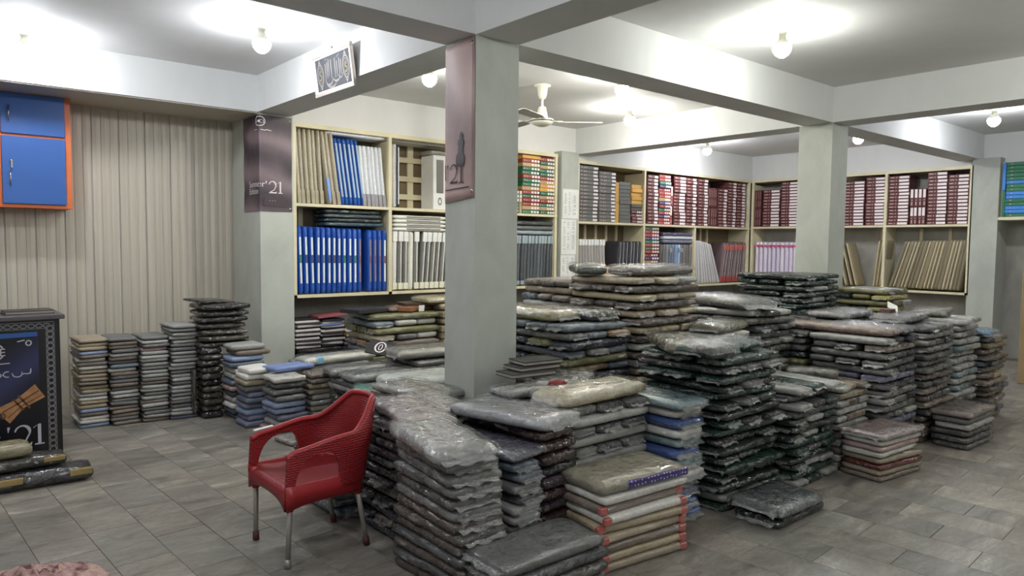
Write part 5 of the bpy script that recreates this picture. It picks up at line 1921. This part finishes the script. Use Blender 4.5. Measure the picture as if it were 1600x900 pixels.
# ------------------------------------------------------------------ handwritten lists
for i, (z0, z1, x0, x1, lab) in enumerate(((2.15, 2.60, 7.69, 8.03, 'upper handwritten list on the narrow column'), (1.60, 2.14, 7.67, 7.99, 'middle handwritten list on the narrow column'), (0.95, 1.59, 7.66, 7.97, 'lowest handwritten list on the narrow column'))):
    t = empty('paper_list', (x0, Y2 - 0.003, z0), lab, 'paper', 'lists on the narrow column')
    nbox('sheet', (0, x1 - x0, -0.002, 0, 0, z1 - z0), MAT['paper'], t)
    rb = []
    z = z1 - z0 - 0.05
    while z > 0.06:
        for a, b in ((0.03, 0.09), (0.12, 0.17), (0.22, 0.29)):
            if random.random() < 0.8:
                xx = a + random.uniform(0, 0.02)
                pts = []
                while xx < b:
                    pts.append((xx, z + random.uniform(-0.006, 0.006)))
                    xx += 0.012
                if len(pts) > 1:
                    rb += ribbon(pts, 0.0022)
        z -= 0.024
    poly_obj('handwriting', rb, lambda x, y: Vector((x, -0.0032, y)), MAT['ink'], t)

# ------------------------------------------------------------------ blue wall cabinets


def wall_cabinet(x0, x1, label, handle_right=False):
    r = empty('wall_cabinet', (x0, 8.40, 2.06), label, 'cabinet', 'blue wall cabinets')
    w, h = x1 - x0, 1.10
    nbox('body', (0, w, 0.02, 0.37, 0, h), MAT['orange'], r)
    for z0, z1 in ((0.035, 0.68), (0.705, h - 0.01)):
        d = nbox('door', (0.022, w - 0.052, -0.004, 0.018, z0, z1), MAT['blue'], r, 0.003)
        bm = bmesh.new()
        zc = z0 + 0.24 if z0 < 0.5 else z0 + 0.19
        xh = 0.085
        tube(bm, [(xh, -0.028, zc - 0.075), (xh, -0.028, zc + 0.075)], 0.006, 8)
        for q in (-0.05, 0.05):
            tube(bm, [(xh, -0.028, zc + q), (xh, -0.002, zc + q)], 0.004, 8)
        finish('handle', bm, MAT['chrome'], d, True)
        if z0 < 0.5:
            bm = bmesh.new()
            lathe(bm, [(0.0, 0.014), (0.013, 0.012), (0.015, 0.0)], 12, Matrix.Translation((xh + 0.012, -0.004, zc + 0.17)) @ Matrix.Rotation(PI / 2, 4, 'X'))
            finish('lock', bm, MAT['chrome'], d, True)
            nbox('key', (xh + 0.006, xh + 0.02, -0.03, -0.018, zc + 0.10, zc + 0.165), MAT['steel'], d)
    return r


wall_cabinet(0.72, 1.318, 'blue two-door wall cabinet with orange edges on the fluted wall')
wall_cabinet(0.12, 0.718, 'neighbouring blue wall cabinet at the far left, barely showing')

# ------------------------------------------------------------------ counter with poster
ct = empty('display_counter', (0, 6.80, 0), 'black counter with a lit poster and ornamental border at the left', 'counter')
nbox('body', (-1.3, 0.95, 0.0, 0.55, 0.0, 1.11), MAT['black'], ct)
nbox('top', (-1.32, 0.985, -0.03, 0.58, 1.11, 1.145), plain('dark_grey_top', (86, 80, 84), 0.4), ct, 0.004)


def poster_counter():
    t = NT('counter_poster')
    g_ = t.n('ShaderNodeNewGeometry')
    sep = t.n('ShaderNodeSeparateXYZ')
    t.l(g_.outputs['Position'], sep.inputs[0])
    # diagonal soft blue beam printed on the poster
    d_ = t.math('SUBTRACT', sep.outputs[2], t.math('ADD', t.math('MULTIPLY', sep.outputs[0], 0.75), 0.20))
    band = t.math('POWER', t.math('MAXIMUM', t.math('SUBTRACT', 1.0, t.math('ABSOLUTE', t.math('MULTIPLY', d_, 3.6))), 0.0), 1.2)
    t.l(t.mix(band, rgb((18, 17, 24)), rgb((50, 54, 92))), t.b.inputs['Base Color'])
    t.b.inputs['Roughness'].default_value = 0.3
    return t.m


cmap = lambda out: (lambda x, y: Vector((x, -out, y)))
nbox('poster', (-1.1, 0.80, -0.008, 0.0, 0.06, 1.02), poster_counter(), ct)
poly_obj('blue_band', [[(-1.1, 0.955), (0.795, 0.98), (0.795, 1.015), (-1.1, 1.005)]], cmap(0.009), MAT['blue'], ct)
# ornamental border: interlaced rings
MAT['ornament'] = plain('ornament_print', (128, 126, 128), 0.6)
rb = []
for k in range(22):
    z = 0.05 + k * 0.047
    rb += ribbon(arc(0.882, z, 0.022, 0.020, 0, 2 * PI, 12), 0.004)
    rb += ribbon([(0.86, z + 0.022), (0.905, z + 0.024)], 0.003)
for k in range(20):
    x = 0.86 - k * 0.052
    rb += ribbon(arc(x, 1.062, 0.022, 0.016, 0, 2 * PI, 12), 0.004)
rb += ribbon([(0.855, 0.03), (0.855, 1.04)], 0.002) + ribbon([(0.91, 0.03), (0.91, 1.085)], 0.002) + ribbon([(-0.3, 1.09), (0.91, 1.09)], 0.002) + ribbon([(-0.3, 1.038), (0.855, 1.038)], 0.002)
poly_obj('ornament', rb, cmap(0.004), MAT['ornament'], ct)
MAT['poster_grey'] = plain('pale_poster_ink', (188, 186, 196), 0.6)
ctext = lambda nm, s, size, x, y, m=None: text_obj(nm, s, size, lambda a, b: Vector((x + a, -0.0105, y + b)), m or MAT['poster_grey'], ct)
ctext('emblem_lettering', 'FACE', 0.085, 0.385, 0.84)
poly_obj('emblem_ring', ribbon(arc(0.49, 0.872, 0.085, 0.07, 0.45, PI - 0.45, 12), 0.005) + ribbon(arc(0.49, 0.872, 0.085, 0.07, PI + 0.45, 2 * PI - 0.45, 12), 0.005) + ribbon([(0.36, 0.775), (0.61, 0.78)], 0.004), cmap(0.0105), MAT['poster_grey'], ct)
ctext('lettering', 'Summer', 0.12, 0.13, 0.155)
poly_obj('year', year21(0.585, 0.105, 0.38), cmap(0.0105), MAT['poster_grey'], ct)
# cursive line of script below the emblem
x = 0.74
rb = ribbon([(0.745, 0.725), (0.742, 0.69), (0.72, 0.684), (0.70, 0.69), (0.688, 0.684)], [0.004, 0.005, 0.004, 0.004, 0.004])
rb += ribbon(arc(0.655, 0.688, 0.03, 0.022, 0.0, -PI), 0.004) + ribbon([(0.625, 0.688), (0.62, 0.70)], 0.003) + ribbon([(0.685, 0.69), (0.685, 0.705)], 0.003)
rb += ribbon([(0.60, 0.715), (0.575, 0.712), (0.56, 0.69), (0.58, 0.672), (0.60, 0.672)], 0.004) + ribbon(arc(0.535, 0.688, 0.016, 0.014, 0, 2 * PI, 10), 0.004)
rb += ribbon([(0.51, 0.69), (0.49, 0.684), (0.46, 0.682), (0.42, 0.678), (0.36, 0.68)], [0.004, 0.005, 0.005, 0.005, 0.004]) + ribbon([(0.44, 0.73), (0.435, 0.69)], 0.004)
poly_obj('script_line', rb, cmap(0.0105), MAT['poster_grey'], ct)
# small crest at the upper right of the poster
poly_obj('crest', ribbon(arc(0.735, 0.93, 0.018, 0.02, 0, 2 * PI, 10), 0.005) + ribbon([(0.66, 0.945), (0.71, 0.955)], 0.004), cmap(0.0105), MAT['poster_grey'], ct)
# printed bundle of carved wood
MAT['carved'] = plain('carved_wood_print', (168, 122, 78), 0.6, var=0.25, scale=18)
MAT['carved_dark'] = plain('carved_wood_shade_print', (104, 70, 46), 0.6, var=0.2, scale=18)
ax0, ay0, dx, dy = 0.55, 0.38, 0.255, 0.155
along = lambda a, b: (ax0 + dx * a - dy * b * 1.5, ay0 + dy * a + dx * b * 1.5)
rb = [[along(0, 0.14), along(0.45, 0.10), along(1.0, 0.16), along(1.0, -0.13), along(0.45, -0.10), along(0.0, -0.20), along(-0.03, -0.08)]]
poly_obj('carved_handle', rb, cmap(0.010), MAT['carved'], ct)
rb = ribbon([along(0.02, 0.03), along(0.45, 0.02), along(0.98, 0.03)], 0.006) + ribbon([along(0.05, -0.10), along(0.45, -0.05), along(0.98, -0.07)], 0.004) + ribbon([along(0.40, 0.13), along(0.43, -0.13)], 0.008) + ribbon([along(0.54, 0.14), along(0.57, -0.16)], 0.008)
rb += ribbon(arc(along(-0.01, -0.03)[0], along(-0.01, -0.03)[1], 0.012, 0.02, 0, 2 * PI, 10), 0.006)
poly_obj('carved_handle_lines', rb, cmap(0.011), MAT['carved_dark'], ct)

nb = empty('notebook', (0.60, 6.93, 1.145), 'thin dark notebook lying on the black counter', 'book', rot=(0, 0, 0.05))
nbox('cover', (0.0, 0.34, 0.0, 0.24, 0.022, 0.028), plain('notebook_cover', (58, 50, 46), 0.5), nb, 0.002)
nbox('cover', (0.0, 0.34, 0.0, 0.24, 0.0, 0.005), MAT['black_matte'], nb, 0.002)
nbox('pages', (0.006, 0.33, 0.006, 0.235, 0.005, 0.022), plain('page_edges', (170, 164, 150), 0.8), nb)

# ------------------------------------------------------------------ long packets on the floor by the counter
MAT['gilt_black'] = MAT['packet']


def roll(x0, x1, y, z, ly, lz, rz, col, label, band=True):
    L = x1 - x0
    me = pillow_mesh(L, ly, lz, 2, 0.8, 0.008, 16, 6, 3).copy()
    me.materials.clear()
    me.materials.append(MAT['packet'])
    o = bpy.data.objects.new('long_packet', me)
    o.matrix_world = Matrix.Translation(((x0 + x1) / 2, y, z)) @ Matrix.Rotation(rz, 4, 'Z')
    setcol(o, col, 0.9)
    link(o)
    tag(o, label, 'fabric packet', 'long packets before the counter')
    if band:
        for u0, u1 in ((0.38, 0.49), (0.02, 0.16), (-0.2, -0.06)):
            nbox('gilt_band', (L * u0, L * u1, -ly / 2 - 0.003, -ly / 2 + 0.03, lz * 0.45, lz * 0.85), MAT['gold'], o, 0.004)
    return o


roll(-0.25, 1.02, 6.05, 0.0, 0.26, 0.115, -0.04, (44, 44, 46), 'longest black and gilt packet lying flat on the floor before the counter')
roll(-0.35, 0.86, 6.10, 0.118, 0.22, 0.085, 0.02, (56, 54, 48), 'second black packet lying on the longest floor packet')
o = roll(-0.4, 0.66, 6.12, 0.205, 0.24, 0.10, 0.06, (150, 142, 112), 'olive-gold packet on top of the black floor packets', False)

# ------------------------------------------------------------------ crumpled cloth in the front left corner
bm = bmesh.new()
N = 44
g = []
for i in range(N + 1):
    row = []
    for j in range(N + 1):
        u, v = 2 * i / N - 1, 2 * j / N - 1
        rr = math.hypot(u, v)
        x, y = u * 0.36, v * 0.32
        env = max(0.0, 1 - rr ** 1.6)
        nv = noise.noise_vector(Vector((u * 2.6, v * 2.6, 3.1)))
        n2 = noise.noise(Vector((u * 6 + nv.x * 2, v * 6 + nv.y * 2, 1.7)))
        z = 0.006 + env * (0.085 + 0.05 * nv.z + 0.075 * abs(n2))
        row.append(bm.verts.new((x + nv.x * 0.03, y + nv.y * 0.03, z)))
    g.append(row)
for i in range(N):
    for j in range(N):
        u, v = 2 * (i + 0.5) / N - 1, 2 * (j + 0.5) / N - 1
        if math.hypot(u, v) < 0.94 + 0.1 * noise.noise(Vector((u * 3, v * 3, 9))):
            bm.faces.new((g[i][j], g[i + 1][j], g[i + 1][j + 1], g[i][j + 1]))
bmesh.ops.delete(bm, geom=[v for v in bm.verts if not v.link_faces], context='VERTS')


def cloth_material():
    t = NT('dusty_rose_cloth')
    tc = t.n('ShaderNodeTexCoord')
    n1 = t.n('ShaderNodeTexNoise', i_Scale=11.0, i_Detail=3.0, i_Distortion=1.0)
    t.l(tc.outputs['Object'], n1.inputs['Vector'])
    t.l(t.ramp(n1.outputs[0], [(0.36, rgb((92, 60, 60))), (0.46, rgb((150, 116, 112))), (0.62, rgb((186, 156, 148))), (0.72, rgb((160, 140, 96)))]), t.b.inputs['Base Color'])
    t.b.inputs['Roughness'].default_value = 0.9
    return t.m


o = finish('crumpled_cloth', bm, cloth_material(), None, True, loc=(0.42, 4.16, 0))
m = o.modifiers.new('t', 'SOLIDIFY')
m.thickness = 0.004
tag(o, 'crumpled dusty rose cloth on the floor in the front left corner', 'cloth')

# ------------------------------------------------------------------ small things
for k, (x, y, rz, lab) in enumerate(((2.98, 3.46, -0.1, 'lowest of three dark books at the middle column'), (3.08, 3.49, -0.05, 'second of three dark books at the middle column'), (3.13, 3.51, -0.12, 'top one of three dark books at the middle column'))):
    r = empty('book', (x, y, 0.885 + 0.03 * k), lab, 'book', 'dark books by the middle column', (0, 0, rz))
    nbox('cover', (-0.03, 0.33 - 0.02 * k, 0, 0.2, 0.022, 0.028), MAT['black_matte'], r, 0.002)
    nbox('cover', (-0.03, 0.33 - 0.02 * k, 0, 0.2, 0.0, 0.005), MAT['black_matte'], r, 0.002)
    nbox('pages', (-0.025, 0.325 - 0.02 * k, 0.005, 0.195, 0.005, 0.022), plain('book_page_edges', (150, 146, 134), 0.8) if k == 0 else bpy.data.materials['book_page_edges'], r)
bm = bmesh.new()
bmesh.ops.create_icosphere(bm, subdivisions=3, radius=1)
for v in bm.verts:
    n_ = noise.noise(v.co * 2.3)
    v.co = Vector((v.co.x * 0.065, v.co.y * 0.04, v.co.z * 0.018)) * (1 + 0.5 * n_)
o = finish('red_cloth_scrap', bm, plain('dark_red_scrap', (120, 34, 34), 0.8), None, True, loc=(3.06, 3.16, 0.895))
tag(o, 'small dark red scrap of cloth beside the long cream packet', 'cloth')

card = empty('number_card', (3.60, 6.26, 0.70), 'black card with a white outlined zero lying on the low stacks', 'card', rot=(0.45, 0.16, -0.75))
nbox('card', (-0.13, 0.13, -0.12, 0.12, 0, 0.012), MAT['black_matte'], card, 0.002)
poly_obj('zero', ribbon(arc(0, 0, 0.05, 0.085, 0, 2 * PI, 24), 0.008) + ribbon(arc(0, 0, 0.016, 0.05, 0, 2 * PI, 16), 0.004), lambda x, y: Vector((x, y, 0.0135)), MAT['poster_white'], card)
# booklets on the purple stack under the shelf
BW = [(206, 200, 196), (44, 40, 44), (70, 56, 60), (196, 190, 190), (36, 34, 38), (96, 74, 78)]
for cidx, (x, n_, w) in enumerate(((3.46, 14, 0.30), (3.78, 13, 0.29), (4.09, 7, 0.28))):
    for k in range(n_):
        col = [(214, 208, 204), (40, 37, 40), (190, 186, 186), (60, 50, 54)][(k + cidx) % 4]
        if cidx == 2 and k == 5:
            col = (214, 160, 60)
        if cidx == 1 and k == 10:
            col = (110, 130, 180)
        t_ = 0.025
        o = nbox('booklet', (-w / 2, w / 2, -0.11, 0.11, 0.0005, t_ - 0.0012), MAT['box'], None, 0.002, loc=(x + w / 2 + random.gauss(0, 0.012), 8.06 + random.gauss(0, 0.014), 0.503 + k * t_), rot=(0, random.gauss(0, 0.006), random.gauss(0, 0.09)))
        setcol(o, col, 1.2)
        i = n_ - 1 - k
        nm = 'white' if col[0] > 180 and col[2] > 150 else 'ochre' if col[0] > 200 else 'blue' if col[2] > 150 else 'dark'
        tag(o, f'{nm} booklet, {"topmost" if i == 0 else ORD[i] + " down"} in the {("left", "middle", "right")[cidx]} pile below the shelf', 'booklet', 'booklets below the shelf')
o = nbox('card_tray', (-0.2, 0.2, -0.13, 0.13, 0, 0.03), plain('pink_green_card', (150, 84, 92), 0.6), None, 0.003, loc=(3.92, 8.06, 0.856), rot=(0, -0.06, 0.03))
tag(o, 'thin pinkish card tray lying on the booklets below the shelf', 'tray')
# dark flat boxes and brown covers on the brown stack
for k, (px, py, z, w, d_, h_, rz, col, lab) in enumerate(((560, 486, 0.955, 0.46, 0.32, 0.045, 0.25, (34, 32, 34), 'flat black box left of the brown covers'), (618, 480, 0.955, 0.60, 0.34, 0.05, 0.5, (124, 82, 56), 'brown cover lying on the brown stack'), (640, 472, 1.005, 0.46, 0.3, 0.035, -0.2, (62, 48, 40), 'dark brown cover on the brown one'))):
    p = at_z(px, py, z)
    p.x = min(max(p.x, 4.0), 4.75)
    p.y = 7.35
    o = nbox('flat_box', (-w / 2, w / 2, -d_ / 2, d_ / 2, 0, h_), MAT['box'], None, 0.004, loc=(p.x, p.y, z), rot=(0, 0, rz))
    setcol(o, col, 1.2)
    tag(o, lab, 'box')
o = nbox('swing_tag', (-0.04, 0.04, -0.002, 0.002, 0, 0.07), MAT['paper'], None, 0.0, loc=(4.63, 7.10, 0.952), rot=(0.1, 0, 0.1))
tag(o, 'small white swing tag standing on the brown stack', 'tag')
o = nbox('card_scrap', (-0.07, 0.09, -0.05, 0.05, 0, 0.004), MAT['paper'], None, 0.0, loc=(7.36, 2.92, 1.17), rot=(0.5, -0.3, 0.4))
tag(o, 'bent white scrap of card on the grey-brown stack', 'card')
o = nbox('brown_box', (-0.06, 0.06, -0.05, 0.05, 0, 0.035), plain('small_brown_box', (84, 52, 44), 0.6), None, 0.003, loc=(7.20, 2.90, 1.13))
tag(o, 'small brown box beside the bent white scrap', 'box')

# wooden door leaf at the right edge
dr = nbox('door_1', (-0.03, 0.03, -1.0, 0.0, 0.0, 2.12), MAT['wood'], None, 0.004, loc=(11.06, 2.80, 0.004), rot=(0, 0, 0.2))
tag(dr, 'plain light wood door leaf at the right edge', kind='structure')
for z0, z1 in ((0.12, 0.95), (1.05, 2.0)):
    nbox('panel', (-0.036, -0.029, -0.88, -0.12, z0, z1), MAT['wood'], dr, 0.004)
